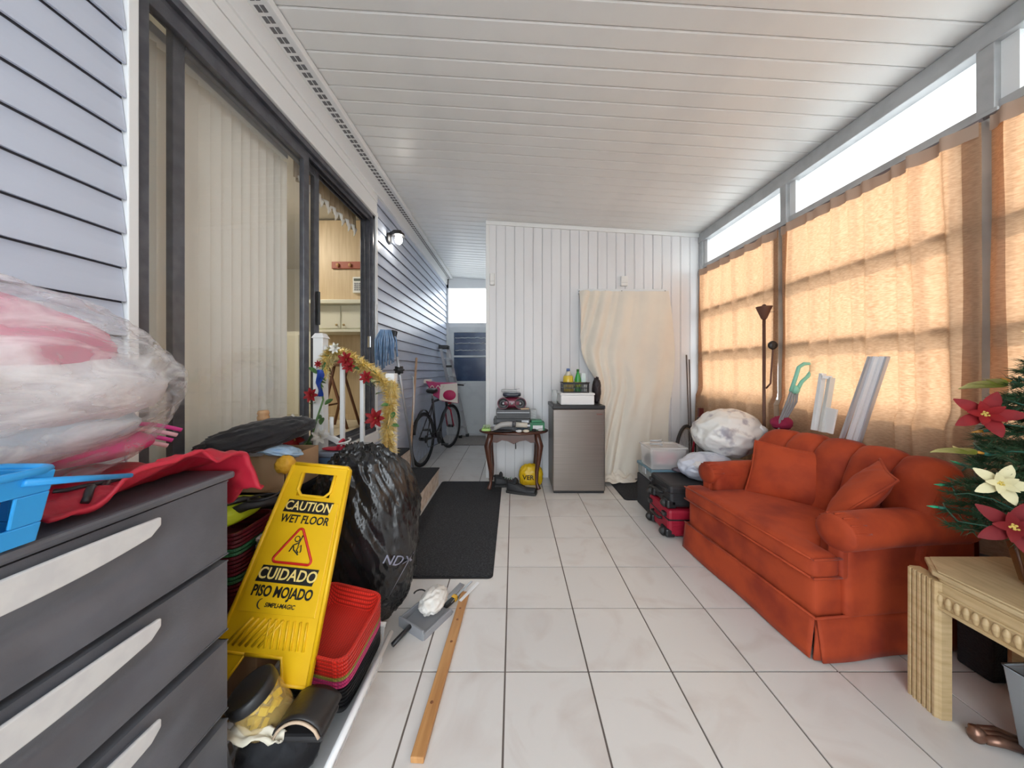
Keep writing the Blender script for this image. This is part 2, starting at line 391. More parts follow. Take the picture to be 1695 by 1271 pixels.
cl_ = thing('added_ceiling_light', 'added round ceiling light, unseen, brightening the kitchen', 'ceiling light', (-2.5, 2.6, KZ1-.09))  # lamp added out of sight to light the kitchen
obj('shade', MB().lathe([(.02, 0), (.12, .01), (.17, .05), (.175, .07)], 24), mat('added_lamp_glow', (1, .93, .80), .4, emit=30), cl_)
obj('mount', MB().lathe([(.18, .07), (.18, .09)], 24), WHITE, cl_)
# sliding glass door, dark bronze frame
BRZ = mat('bronze_frame', (.085, .088, .105), .32, .3, col2=(.12, .122, .14), ns=20)
fm = MB(); x0, x1 = XL-.10, XL+.012
fm.b2((x0, SD0, SZ0), (x1, SD0+.035, SZ1)); fm.b2((x0, SD1-.04, SZ0), (x1, SD1, SZ1)); fm.b2((x0, SD0, SZ1-.035), (x1, SD1, SZ1)); fm.b2((x0, SD0, SZ0), (x1+.012, SD1, SZ0+.03))
for xx in (XL-.012, XL-.052, XL-.088):
    fm.b2((xx-.003, SD0+.035, SZ1-.06), (xx+.003, SD1-.04, SZ1-.035)); fm.b2((xx-.003, SD1-.055, SZ0+.03), (xx+.003, SD1-.04, SZ1-.035)); fm.b2((xx-.003, SD0+.035, SZ0+.03), (xx+.003, SD1-.04, SZ0+.045))
door_1 = struct('door_1', fm, BRZ, 'dark framed sliding glass door into the kitchen', bev=.002)
def panel(nm, xc, a, b, sw=.05, sl=None):
    m = MB(); t = .014
    z0, z1 = SZ0+.045, SZ1-.055
    sl = sl or sw; m.b2((xc-t, a, z0), (xc+t, a+sl, z1)); m.b2((xc-t, b-sw, z0), (xc+t, b, z1)); m.b2((xc-t, a+sl, z1-.05), (xc+t, b-sw, z1)); m.b2((xc-t, a+sl, z0), (xc+t, b-sw, z0+.07))
    p = obj(nm, m, BRZ, door_1, bev=.003)
    obj('pane', MB().add([(xc, a+sl, z0+.07), (xc, b-sw, z0+.07), (xc, b-sw, z1-.05), (xc, a+sl, z1-.05)], [(0, 1, 2, 3)]), glass('door_glass', (1, 1, 1), 1.2), p)
    return p
panel('fixed_panel', XL-.022, SD0+.036, 1.93, sl=.008); sp = panel('sliding_panel', XL-.066, 1.197, 2.10, sl=.045)
obj('pull_handle', MB().b2((XL-.052, 2.062, 1.50), (XL-.030, 2.078, 1.72)), mat('black_plastic', (.02, .02, .022), .4), sp, bev=.003)
obj('latch', MB().b2((XL-.03, SD1-.052, 1.40), (XL-.004, SD1-.036, 1.50)), mat('chrome', (.75, .75, .76), .2, 1), door_1, bev=.003)
# vertical blind behind the glass
vb = thing('vertical_blind', 'cream vertical blind behind the sliding door glass', 'blind', (XL-.19, 1.5, SZ0+.03))
obj('head_rail', MB().b2((-.03, -.42, 1.83), (.03, .46, 1.87)), WHITE, vb, bev=.003)
slm = MB().grid(lambda u, v: Vector(((u-.5)*.085, .006*math.cos((u-.5)*PI), .02+v*1.80)), 7, 2).mesh('slat')
slm.materials.append(mat('blind_vane', (.90, .89, .82), .55, transl=.15))
for i in range(16): link('slat', slm, vb, (0, -.40+i*.0555, 0), (0, 0, math.radians(72)))
vl = thing('valance', 'cream gathered valance with white lace edge over the kitchen door', 'curtain', (XL-.17, 2.3, 2.42))
VC = mat('valance_cloth', (.55, .47, .34), .9, col2=(.45, .38, .27), ns=9, transl=.3)
obj('cloth', MB().grid(lambda u, v: Vector((.02*math.sin(u*70)*(1-v*.5), -.28+u*.78, .03+v*.20)), 120, 6), VC, vl, solid=.002)
for i in range(8):
    obj('lace_scallop', MB().grid(lambda u, v: Vector((.022+.015*math.sin(u*PI*2), -.27+(i+u)*.096, .045-.075*(1-v)*(math.sin(u*PI)**.5+.15))), 12, 5), mat('lace', (.85, .86, .84), .8, transl=.3), vl, solid=.002)
# kitchen partition with wood panel, cabinets, rack, phone
WOODP = mat('pale_wood_panel', (.66, .52, .33), .5, col2=(.56, .42, .25), ns=5, stretch=(8, 8, .6), lo=.35, hi=.7)
CRM = mat('cream_cabinet', (.82, .80, .66), .45)
part_ = thing('kitchen_partition', 'pale wood panelled partition inside the kitchen', 'partition', (-1.75, 3.55, KZ0+.02))
obj('panel', MB().b2((-2.11, 3.56, KZ0+.02), (-1.36, 3.60, 2.80)), WOODP, part_, world=True)
obj('base_trim', MB().b2((-2.11, 3.545, KZ0+.02), (-1.36, 3.56, KZ0+.08)), WOODP, part_, world=True, bev=.003)
uc = thing('wall_cabinet', 'cream wall cabinet under a tall wood panel in the kitchen', 'cabinet', (-1.75, 3.4, 1.60))
obj('body', MB().b2((-2.10, 3.30, 1.62), (-1.37, 3.555, 1.90)), CRM, uc, world=True)
obj('hood_panel', MB().b2((-2.10, 3.34, 1.93), (-1.37, 3.555, 2.80)), WOODP, uc, world=True)
obj('ledge', MB().b2((-2.13, 3.22, 1.89), (-1.37, 3.555, 1.93)), CRM, uc, world=True, bev=.004)
obj('rail', MB().b2((-2.12, 3.27, 1.60), (-1.37, 3.555, 1.625)), CRM, uc, world=True, bev=.004)
for a in (-2.08, -1.80):
    dr = obj('door', MB().b2((a, 3.282, 1.64), (a+.265, 3.30, 1.88)), CRM, uc, world=True, bev=.004)
    obj('knob', MB().lathe([(.004, 0), (.006, .01), (.013, .016), (.010, .024)], 12, Matrix.Translation((a+(.235 if a < -2 else .03), 3.282, 1.675)) @ Matrix.Rotation(PI/2, 4, 'X')), mat('brass', (.55, .42, .22), .3, 1), dr, world=True)
rk = thing('hook_rack', 'small red wooden hook rack on the kitchen panel', 'rack', (-1.6, 3.33, 2.28))
obj('board', MB().b2((-1.93, 3.322, 2.28), (-1.52, 3.338, 2.355)), mat('red_wood', (.35, .08, .04), .5), rk, world=True, bev=.004)
for a in (-1.86, -1.73, -1.60): obj('peg', MB().blob((a, 3.312, 2.315), (.018, .012, .022), nu=12, nv=8), mat('peg_wood', (.55, .28, .12), .5), rk, world=True)
ph = thing('wall_phone', 'white keypad wall phone beside the door edge', 'phone', (-1.63, 3.33, 2.0))
obj('body', MB().b2((-1.70, 3.31, 2.02), (-1.60, 3.339, 2.19)), mat('phone_white', (.82, .82, .78), .4), ph, world=True, bev=.006)
obj('screen', MB().b2((-1.685, 3.306, 2.145), (-1.615, 3.312, 2.17)), mat('lcd', (.12, .14, .12), .3), ph, world=True)
for r in range(4):
    for c in range(3): obj('key', MB().b2((-1.682+c*.024, 3.305, 2.045+r*.022), (-1.666+c*.024, 3.312, 2.06+r*.022)), mat('key_grey', (.35, .36, .38), .5), ph, world=True)
pc = thing('pantry_cupboard', 'cream pantry cupboard behind the kitchen partition', 'cabinet', (-2.5, 3.9, KZ0+.02))
obj('body', MB().b2((-2.9, 3.72, KZ0+.02), (-2.16, 4.2, 1.66)), CRM, pc, world=True, bev=.004)
obj('door', MB().b2((-2.88, 3.70, KZ0+.06), (-2.54, 3.72, 1.62)), CRM, pc, world=True, bev=.004); obj('door', MB().b2((-2.52, 3.70, KZ0+.06), (-2.18, 3.72, 1.62)), CRM, pc, world=True, bev=.004)
bo = thing('wicker_bottle', 'dark bottle in a wicker holder on the pantry cupboard', 'bottle', (-2.235, 3.78, 1.66))
obj('wicker', MB().lathe([(.03, 0), (.045, .04), (.04, .10), (.03, .12)], 14), mat('wicker', (.35, .22, .10), .8, bump=.5, bs=120), bo)
obj('bottle', MB().lathe([(.03, .1), (.035, .15), (.012, .20), (.012, .26), (.015, .27)], 12), mat('dark_glass', (.03, .04, .02), .1), bo)
ks = thing('folding_stool', 'brown wooden folding stool in front of the kitchen panel', 'stool', (-1.72, 3.1, KZ0+.02))
BW = mat('brown_wood', (.22, .09, .04), .45, col2=(.15, .06, .03), ns=8, stretch=(6, 6, 1))
for s in (-1, 1):
    obj('leg', MB().tube([(-.12, .12*s, 0), (.02, .12*s, .62)], .014, 8), BW, ks); obj('leg', MB().tube([(.14, .12*s, 0), (-.05, .12*s, .62)], .014, 8), BW, ks)
obj('seat', MB().b2((-.14, -.16, .60), (.12, .16, .63)), BW, ks, bev=.008); obj('stretcher', MB().tube([(-.08, -.12, .22), (-.08, .12, .22)], .01, 8), BW, ks)
# wall lamp
wl_ = thing('wall_lamp', 'black wall lamp with bare lit bulb on the siding', 'wall lamp', (XL+.018, 3.09, 2.50))
BLK = MT['black_plastic']
obj('back_plate', MB().lathe([(.055, 0), (.055, .012), (.03, .02)], 20, Matrix.Rotation(PI/2, 4, 'Y')), BLK, wl_)
obj('arm', MB().tube([(.01, 0, .035), (.06, 0, .06), (.11, 0, .055), (.12, 0, .03)], [.02, .025, .03, .032], 12), BLK, wl_)
obj('shade_cap', MB().lathe([(.02, .065), (.055, .05), (.062, .025), (.058, .025)], 20, Matrix.Translation((.10, 0, 0))), BLK, wl_)
obj('bulb', MB().blob((.10, 0, -.012), (.036, .036, .045), nu=20, nv=14), mat('bulb_lit', (1, .95, .85), .3, emit=25), wl_)
# small boxes on the shed wall
for nm, px, py, hh, ww, lb in (('door_chime', 815, 463, .13, .055, 'white door chime box near the shed corner'), ('sensor_box', 1032, 466, .11, .075, 'white sensor box above the hanging drop cloth')):
    p = at(px, py, DS-.006)
    t = thing(nm, lb, 'wall box', (p.x, DS-.006, p.z-hh/2))
    obj('case', MB().b2((-ww/2, -.035, 0), (ww/2, 0, hh)), mat('box_white', (.82, .82, .80), .45), t, bev=.008)
    obj('cover_line', MB().b2((-ww/2+.006, -.037, hh*.30), (ww/2-.006, -.034, hh*.32)), mat('seam_grey', (.5, .5, .5), .6), t)
# curtains on the window wall
CM = curtain_mat()
RODM = mat('rod_dark', (.16, .13, .13), .5)
def curtain(a, b, zb, label, seed, gather):
    t = thing('curtain', label, 'curtain', (XR-.06, (a+b)/2, zb), group='peach window curtains')
    L_ = b-a; zt = 2.285
    def fn(u, v):
        y = -L_/2+u*L_; z = v*(zt-zb)
        fold = 0
        for (uc, wd, am) in gather: fold += am*math.exp(-((u-uc-.05*(1-v)*(1 if int(uc*100) % 2 else -1))/wd)**2)
        x = -.022*fold-.006*math.sin(u*38+seed+2*v)*(.4+.6*v)-.01*nz((u*3, v*2, seed), 2)
        zz = z+zb
        if zz < 1.0: x -= .035*min(1, (1.0-zz)/.05)*(1-.3*u)       # pushed out over the sill
        if v > .95: x += .012*math.sin(u*60)*(v-.95)*20*.3
        return Vector((x, y, z+(.012*nz((u*5, seed, 0), 2) if v > .98 else 0)))
    obj('cloth', MB().grid(fn, 130, 44), CM, t)
    obj('hem', MB().grid(lambda u, v: fn(u, .965+.035*v)+Vector((-.012, 0, 0)), 130, 4), mat('hem_cloth', (.52, .38, .29), .9, transl=.15), t)
    obj('side_hem', MB().grid(lambda u, v: fn(.0+u*.05, v)+Vector((-.004, 0, 0)), 4, 30), CM, t)
    obj('side_hem', MB().grid(lambda u, v: fn(.95+u*.05, v)+Vector((-.004, 0, 0)), 4, 30), CM, t)
    obj('rod', MB().tube([(.0, -L_/2-.02, zt-zb+.004), (0, L_/2+.02, zt-zb+.004)], .008, 8), RODM, t)
    return t
G1 = [(.12, .02, 1), (.3, .025, .9), (.48, .02, 1.1), (.63, .02, .8), (.82, .03, 1), (.95, .02, 1)]
curtain(2.405, 3.42, .42, 'peach curtain with the floor lamp standing before it', 1, G1)
curtain(1.365, 2.372, .42, 'wide peach curtain directly behind the orange sofa', 4, [(.10, .02, 1.2), (.22, .018, 1.5), (.30, .012, .8), (.44, .02, 1.0), (.52, .015, .7), (.61, .02, 1.1), (.78, .02, .9), (.93, .02, 1)])
curtain(.34, 1.335, .42, 'peach curtain at the right edge behind the christmas tree', 9, G1)
curtain(-.73, .27, .42, 'unseen peach curtain added behind the viewpoint to cut window light', 12, G1)  # added out of view to dim daylight on the right foreground
# ------------------------------------------------------------------ hanging drop cloth
dc = thing('drop_cloth', 'cream canvas drop cloth hung over a doorway in the shed wall', 'cloth', (1.2, DS-.05, 0))
def dcf(u, v):
    z = .02+v*2.045
    ph = 1-v
    sm3 = min(1, max(0, (ph-.30)/.26)); xl = .72+.06*ph+.20*sm3*sm3*(3-2*sm3)+.012*math.sin(ph*5); xr = 1.70+.055*math.sin(min(1, ph*1.6)*PI)-.08*max(0, ph-.55)
    xx = xl+(xr-xl)*u
    xx -= .05*(1-u)*ph
    fold = .034*math.sin((u*1.0+ph*.55)*26)*(math.exp(-(u/.34)**2)*1.3+.15)+.04*ridge((u*2.2+ph*.9, ph*.8, 3), 1.6, 2)*(.3+ph)
    y = -.02-abs(fold)-.10*max(0, ph-.75)-.03*ph
    if v < .05: xx += .02*nz((u*8, 1, 1), 2)
    return Vector((xx-1.2, y, z+.025*(1-v)+.03*nz((u*5, 3, 3), 1)*(1 if v < .04 else 0)))
DCM = mat('canvas', (.80, .74, .64), .9, col2=(.76, .70, .61), ns=4, bump=.06, bs=300)
obj('cloth', MB().grid(dcf, 90, 80), DCM, dc)
obj('top_batten', MB().b2((.72-1.2, .015, 2.05), (1.71-1.2, .043, 2.10)), WHITE, dc, bev=.003)
for a in (.73, .78, 1.02, 1.2, 1.68): obj('tack', MB().blob((a-1.2, .012, 2.075), (.008, .006, .008), nu=8, nv=6), MT['slot_dark'], dc)
obj('puddle', MB().grid(lambda u, v: Vector((.96-1.2+.34*u+.03*nz((v*4, u*4, 1), 1), -.09-.13*v*(1-.5*u), .022+.05*max(0, nz((u*5, v*5, 2), 1.3))+.09*(1-v)*(.4+.6*abs(math.sin(u*9)))))
    , 40, 14), DCM, dc)
# ------------------------------------------------------------------ grey drawer cabinet, left foreground
CX0, CX1, CD0, CD1, CZ = -.72, -1.225, .10, .80, .943
cab = thing('drawer_cabinet', 'dark grey plastic drawer cabinet with silver handles in left foreground', 'cabinet', (-.97, .45, 0))
GP = mat('grey_resin', (.125, .13, .148), .42, col2=(.10, .104, .118), ns=9, bump=.05, bs=200)
obj('body', MB().b2((CX1, CD0+.012, .02), (CX0-.035, CD1-.012, CZ-.022)), GP, cab, world=True, bev=.004)
obj('lid', MB().b2((CX1-.01, CD0-.006, CZ-.018), (CX0+.006, CD1+.006, CZ)), GP, cab, world=True, bev=.006)
SIL = mat('silver_plastic', (.66, .66, .65), .38, 0, col2=(.60, .60, .60), ns=30)
rows = [(.736, .922), (.545, .721), (.345, .521), (.145, .321)]
for z0, z1 in rows:
    def face(u, v):   # slightly bowed drawer front with scooped finger recess under the handle
        y = CD0+.008+u*(CD1-CD0-.016); z = z0+v*(z1-z0)
        q = max(0, 1-((y-.45)/.235)**2); band = math.exp(-((v-.40-.10*(1-q))/.13)**2)
        return Vector((CX0-.004*((u-.5)*2)**2-.016*q*band, y, z))
    m = MB().grid(face, 40, 24); m.b2((CX0-.034, CD0+.009, z0+.001), (CX0-.020, CD1-.009, z1-.001))
    dr = obj('drawer', m, GP, cab, world=True)
    rim = MB(); rim.b2((CX0-.03, CD0+.008, z1-.003), (CX0-.001, CD1-.008, z1)); rim.b2((CX0-.03, CD0+.008, z0), (CX0-.001, CD1-.008, z0+.003)); rim.b2((CX0-.03, CD1-.011, z0), (CX0-.004, CD1-.008, z1)); rim.b2((CX0-.03, CD0+.008, z0), (CX0-.004, CD0+.011, z1))
    obj('drawer_rim', rim, GP, dr, world=True)
    zt = z1-.013; up = []; lo = []
    for i in range(21):
        y = .276+i*.0174; s = (i-10)/10
        up.append((y, zt+.004*(1-s*s)-.001)); lo.append((y, zt-.029-.018*(1-s*s)+(.012*(abs(s)-.9)*10 if abs(s) > .9 else 0)))
    hp = up+lo[::-1]
    h = MB().prism([(a, b) for a, b in hp], CX0+.012, CX0+.020, axis='x')
    obj('handle', h, SIL, dr, world=True, bev=.003, label='curved silver handle')
    obj('handle_back', MB().prism([(a*.94+.45*.06, zt-.026+(b-zt+.026)*.7) for a, b in hp], CX0-.015, CX0+.012, axis='x'), GP, dr, world=True)
obj('plinth', MB().b2((CX1+.01, CD0+.02, 0), (CX0-.03, CD1-.02, .07)), GP, cab, world=True)
# big clear bag of clothes on the cabinet
bagc = Vector((-1.01, .50, CZ+.215))
def wr(d): return .05*ridge(d+Vector((0, 0, d.x*.4)), 1.9, 1)+.035*ridge(d, 4.2, 2)+.018*ridge(d, 9, 5)-.08*max(0, d.z)*max(0, d.y)
bag = thing('clothes_bag', 'bulging translucent white plastic bag of pink and blue clothes on the grey cabinet', 'bag', (bagc.x, bagc.y, CZ))
film = mat('bag_film', (.93, .93, .95), .22, spec=.6, bump=.35, bs=14, bstretch=(1, 1.2, 2.5), alpha=.30)
fN = film.node_tree.nodes; fL = film.node_tree.links
fn1 = fN.new('ShaderNodeTexNoise'); fn1.inputs['Scale'].default_value = 9; fn1.inputs['Detail'].default_value = 5; fn1.inputs['Distortion'].default_value = 1.2
fmp = fN.new('ShaderNodeMapping'); fmp.inputs['Scale'].default_value = (1, .7, 2.2); fmp.inputs['Rotation'].default_value = (.5, 0, 0)
fL.new([n for n in fN if n.type == 'TEX_COORD'][0].outputs['Object'], fmp.inputs[0]); fL.new(fmp.outputs[0], fn1.inputs['Vector'])
fr1 = fN.new('ShaderNodeMapRange'); fr1.inputs[1].default_value = .38; fr1.inputs[2].default_value = .68; fr1.inputs[3].default_value = .12; fr1.inputs[4].default_value = .58
fL.new(fn1.outputs[0], fr1.inputs[0]); fL.new(fr1.outputs[0], fN['Principled BSDF'].inputs['Alpha'])
obj('plastic', MB().blob(bagc, (.200, .40, .225), wr, 120, 80, flat=CZ+.036), film, bag, world=True)
PNK = mat('pink_cloth', (.75, .20, .34), .9, col2=(.78, .36, .46), ns=9); PW = mat('white_cloth', (.80, .80, .84), .9, col2=(.70, .73, .80), ns=9, bump=.4, bs=20)
LBL = mat('pale_blue_cloth', (.55, .66, .76), .9, col2=(.70, .76, .82), ns=10, bump=.4, bs=20)
def inn(d): return .06*ridge(d, 3, 9)
obj('pink_garment', MB().blob(bagc+Vector((.0, -.06, .085)), (.165, .32, .115), inn, 40, 28), PNK, bag, world=True)
obj('white_garment', MB().blob(bagc+Vector((.0, .02, .0)), (.165, .35, .11), inn, 40, 28), PW, bag, world=True)
obj('blue_garment', MB().blob(bagc+Vector((-.01, .0, -.09)), (.155, .32, .075), inn, 40, 28), LBL, bag, world=True)
obj('magenta_garment', MB().blob(bagc+Vector((-.02, .22, -.14)), (.13, .13, .035), inn, 32, 22), mat('magenta_cloth', (.62, .05, .22), .9), bag, world=True)
obj('tan_garment', MB().blob(Vector((-.80, .36, CZ+.235)), (.030, .11, .036), lambda d: .12*ridge(d, 3, 4), 32, 22, R=Euler((.12, 0, 0))), mat('tan_cloth', (.55, .27, .12), .6, col2=(.38, .17, .07), ns=8), bag, world=True)
# red jacket
RED = mat('red_nylon', (.52, .02, .045), .45, col2=(.42, .012, .03), ns=8, bump=.15, bs=40)
def rj(u, v):
    y = .495+u*.425; x = -1.10+v*.40
    kk = max(min(1, max(0, (x+.80)/.06)), min(1, max(0, (y-.90)/.05)))
    top = CZ+.010+.008*abs(nz((u*5, v*5, 1), 1.5))+kk*max(0, .016+.020*math.sin(u*9+v*4)+.028*abs(nz((u*4, v*4, 2), 1.6))+.022*ridge((u*2+v*3, v*7-u*3, 1), 1.1, 4)+.008*ridge((u*9, v*9+u*5, 2), 1, 2))
    fall = max(0, y-.815)
    return Vector((x-.10*max(0, .35-u)*v+.02*math.sin(v*7)*u, y-fall*.55, top-fall*.9*(1+.4*v)))
rjt = thing('red_jacket', 'crumpled red jacket with black piping under the plastic bag', 'jacket', (-.9, .55, CZ))
obj('cloth', MB().grid(rj, 60, 40), RED, rjt, world=True, solid=.006)
obj('piping', MB().tube([rj(.28+.62*i/24, .50+.10*math.sin(i/6))+Vector((.002, 0, .006)) for i in range(25)], .005, 6), BLK, rjt, world=True)
obj('piping', MB().tube([rj(.12+.30*i/16, .93-.35*i/16)+Vector((.002, 0, .007)) for i in range(17)], .006, 6), BLK, rjt, world=True)
mg = thing('pink_hanger_strap', 'magenta and pink straps poking out beside the red jacket', 'strap', (-1.03, .80, CZ+.05))
for k in range(4):
    obj('strap', MB().tube([(-.02+.10*i/10-.0, -.10+.16*i/10+.012*k, .012*k+.03*math.sin(i/10*PI)) for i in range(11)], .006, 6), mat('magenta', (.65, .05, .30), .5) if k % 2 else mat('light_pink', (.80, .50, .58), .5), mg)
# blue basket with white cloth at the left edge
bb = thing('blue_basket', 'bright blue plastic basket with white cloths at the left picture edge', 'basket', (-.747, .385, CZ+.002))
BLU = mat('sky_blue_plastic', (.03, .32, .72), .35)
BL = MB()
BL.b2((-.038, -.080, .002), (.038, .080, .008))
def bwall(a, b, o_):     # tapered wall with cut-outs between broad posts
    a = Vector(a); b = Vector(b); o_ = Vector(o_); dv = b-a
    def P(u, h): return a+dv*(.5+(u-.5)*(1+.16*h/.105))+o_*(.012*h/.105)+Vector((0, 0, h))
    def band(u0, u1, h0, h1):
        t = o_*.005; q = [P(u0, h0), P(u1, h0), P(u1, h1), P(u0, h1)]
        BL.add(q+[p-t for p in q], [(0, 1, 2, 3), (7, 6, 5, 4), (0, 4, 5, 1), (1, 5, 6, 2), (2, 6, 7, 3), (3, 7, 4, 0)])
    band(0, 1, .002, .030); band(0, 1, .074, .105)
    for k in range(4): band(k*.27, k*.27+.19, .030, .074)
bwall((.038, -.08, 0), (.038, .08, 0), (1, 0, 0)); bwall((-.038, .08, 0), (-.038, -.08, 0), (-1, 0, 0)); bwall((.038, .08, 0), (-.038, .08, 0), (0, 1, 0)); bwall((-.038, -.08, 0), (.038, -.08, 0), (0, -1, 0))
obj('basket', BL, BLU, bb, bev=.002)
obj('rim', MB().tube([(.050*math.copysign(abs(math.cos(a))**.35, math.cos(a)), .096*math.copysign(abs(math.sin(a))**.35, math.sin(a)), .106) for a in [2*PI*i/40 for i in range(40)]], .006, 8, closed=True), BLU, bb)
obj('handle', MB().tube([(.050, .06, .095), (.045, .19, .062)], [.006, .004], 8), BLU, bb)
wc = MB().blob((-.747, .385, CZ+.088), (.028, .055, .062), lambda d: .14*ridge(d, 2.5, 6), 40, 26)
solo('white_rag', wc, PW, 'crumpled white rag bulging out of the blue basket', 'cloth')
# ------------------------------------------------------------------ clutter behind the cabinet: carton, crates, clothes
crate = thing('black_crate', 'black storage crate half hidden behind the caution sign', 'crate', (-1.08, 1.47, 0))
obj('shell', MB().b2((-1.222, 1.365, 0), (-1.0, 1.60, .655)), mat('crate_black', (.02, .02, .022), .5), crate, world=True, bev=.01)
obj('rim', MB().b2((-1.228, 1.357, .63), (-.992, 1.608, .66)), BLK, crate, world=True, bev=.005)
CB = mat('cardboard', (.50, .32, .18), .85, col2=(.44, .27, .15), ns=5, bump=.05, bs=50)
cbx = thing('cardboard_box', 'open brown cardboard box under the black clothes', 'box', (-1.085, 1.47, .662))
bxm = MB(); bxm.b2((-1.215, 1.362, .664), (-.992, 1.366, .82)); bxm.b2((-1.215, 1.59, .664), (-.992, 1.594, .82)); bxm.b2((-1.215, 1.362, .664), (-1.211, 1.594, .82)); bxm.b2((-.996, 1.362, .664), (-.992, 1.594, .82)); bxm.b2((-1.215, 1.362, .664), (-.992, 1.594, .668))
obj('carton', bxm, CB, cbx, world=True)
fl = MB().prism([(-1.10, .835), (-.985, .835), (-.996, .70), (-1.095, .672)], 1.352, 1.357); obj('flap', fl, CB, cbx, world=True)
solo('black_jacket', MB().blob((-1.10, 1.38, .918), (.115, .22, .050), lambda d: .16*ridge(d, 2.2, 3)+.06*ridge(d, 6, 8), 64, 40, R=Euler((.08, 0, -.15))), mat('black_fleece', (.015, .016, .02), .8, sheen=.2, bump=.4, bs=30), 'crumpled black jacket on top of the cardboard box', 'jacket')
solo('pale_blue_shirt', MB().blob((-1.045, 1.385, .848), (.085, .085, .022), lambda d: .25*ridge(d, 2.5, 5), 48, 28, R=Euler((-.25, .2, 0))), mat('shirt_blue', (.42, .60, .80), .85), 'pale blue shirt spilling over the cardboard box edge', 'shirt')
solo('grey_towel', MB().blob((-1.13, 1.385, .842), (.07, .05, .016), lambda d: .22*ridge(d, 2.5, 7), 40, 24), mat('grey_cloth', (.60, .59, .62), .9), 'light grey towel under the black jacket', 'towel')
solo('wooden_knob', MB().lathe([(.022, 0), (.024, .02), (.020, .03), (.024, .036), (.02, .05), (.0, .052)], 18, Matrix.Translation((-1.15, 1.44, .965))), mat('turned_wood', (.55, .33, .17), .5), 'round wooden pestle end poking up behind the black jacket', 'piece')  # a small round wooden knob
yg = MB().blob((-.965, 1.325, .80), (.035, .03, .035), lambda d: .18*ridge(d, 2, 2), 32, 20); solo('yellow_glove', yg, mat('amber_rubber', (.75, .40, .03), .5, bump=.3, bs=60), 'yellow rubber glove between box and caution sign', 'glove')
# nested basket stacks
def nest_basket(hw, h, t=.004):   # square basket with rounded corners, tapered, open top
    m = MB(); n = 40
    def sq(a, r): return Vector((r*math.copysign(abs(math.cos(a))**.32, math.cos(a)), r*math.copysign(abs(math.sin(a))**.32, math.sin(a)), 0))
    prof = [(hw*.80, 0), (hw*.97, h-.004), (hw*1.02, h), (hw*1.02, h-.006), (hw, h-.006)]
    prof_in = [(hw*.965, h), (hw*.79, .006)]
    rows = [sq(0, 0)]; vs = []; fs = []
    P_ = [(hw*1.03, h-.008), (hw*1.03, h), (hw*.965, h), (hw*.80, .006), (0.001, .006)]
    Q_ = [(0.001, 0), (hw*.81, 0), (hw*.975, h-.008), (hw*1.03, h-.008)]
    pr = Q_+P_
    for r, z in pr:
        for k in range(n):
            p = sq(2*PI*k/n, r); vs.append((p.x, p.y, z))
    for i in range(len(pr)-1):
        for k in range(n): fs.append((i*n+k, i*n+(k+1) % n, (i+1)*n+(k+1) % n, (i+1)*n+k))
    return m.add(vs, fs, False)
def weave_mat(nm, col):
    m = mat(nm, col, .38)
    N = m.node_tree.nodes; L = m.node_tree.links; b = N['Principled BSDF']
    br = N.new('ShaderNodeTexBrick'); br.inputs['Scale'].default_value = 60; br.inputs['Mortar Size'].default_value = .03; br.offset = 0
    tc = [x for x in N if x.type == 'TEX_COORD'][0]; L.new(tc.outputs['Object'], br.inputs[0])
    bp = N.new('ShaderNodeBump'); bp.inputs['Strength'].default_value = .5; bp.inputs['Distance'].default_value = .004; L.new(br.outputs['Fac'], bp.inputs['Height']); bp.invert = True; L.new(bp.outputs[0], b.inputs['Normal'])
    br.inputs['Color1'].default_value = br.inputs['Color2'].default_value = (*col, 1); br.inputs['Mortar'].default_value = (*[c*.5 for c in col], 1); br.inputs['Mortar Size'].default_value = .06; L.new(br.outputs['Color'], b.inputs['Base Color'])
    return m
stk = thing('carton_base', 'brown carton under the burgundy basket stack', 'box', (-1.06, 1.19, 0))
obj('carton', MB().b2((-.13, -.125, 0), (.185, .145, .33)), CB, stk, bev=.004); obj('tape', MB().b2((-.132, -.02, .1), (-.129, .02, .325)), mat('tape', (.45, .33, .2), .3), stk)
bcol = {'burgundy': weave_mat('burgundy_plastic', (.17, .012, .025)), 'green': weave_mat('green_plastic', (.05, .22, .10)), 'white': weave_mat('white_plastic', (.78, .78, .80)), 'black': weave_mat('black_basket', (.014, .014, .016)),
        'red': weave_mat('red_plastic', (.75, .035, .02)), 'pink': weave_mat('pink_plastic', (.75, .06, .22)), 'olive': weave_mat('olive_plastic', (.38, .34, .06))}
nbm = nest_basket(.100, .07).mesh('basket'); nbm2 = nest_basket(.040, .06).mesh('basket')
def stack_basket(col, me, M, label, group):
    mm = me.copy(); mm.materials.clear(); mm.materials.append(bcol[col])
    o = bpy.data.objects.new('nesting_basket', mm); C.objects.link(o); o.matrix_world = M
    tag(o, label, 'basket', group)
    return o
bmesh_by = {}
def sb(col, me, M, label, group):
    k = (col, me.name)
    if k not in bmesh_by:
        mm = me.copy(); mm.materials.append(bcol[col]); bmesh_by[k] = mm
    o = bpy.data.objects.new('nesting_basket', bmesh_by[k]); C.objects.link(o); o.matrix_world = M
    return tag(o, label, 'basket', group)
order = ['burgundy']*4+['green']*2+['burgundy']*5+['green']*2+['burgundy']*4
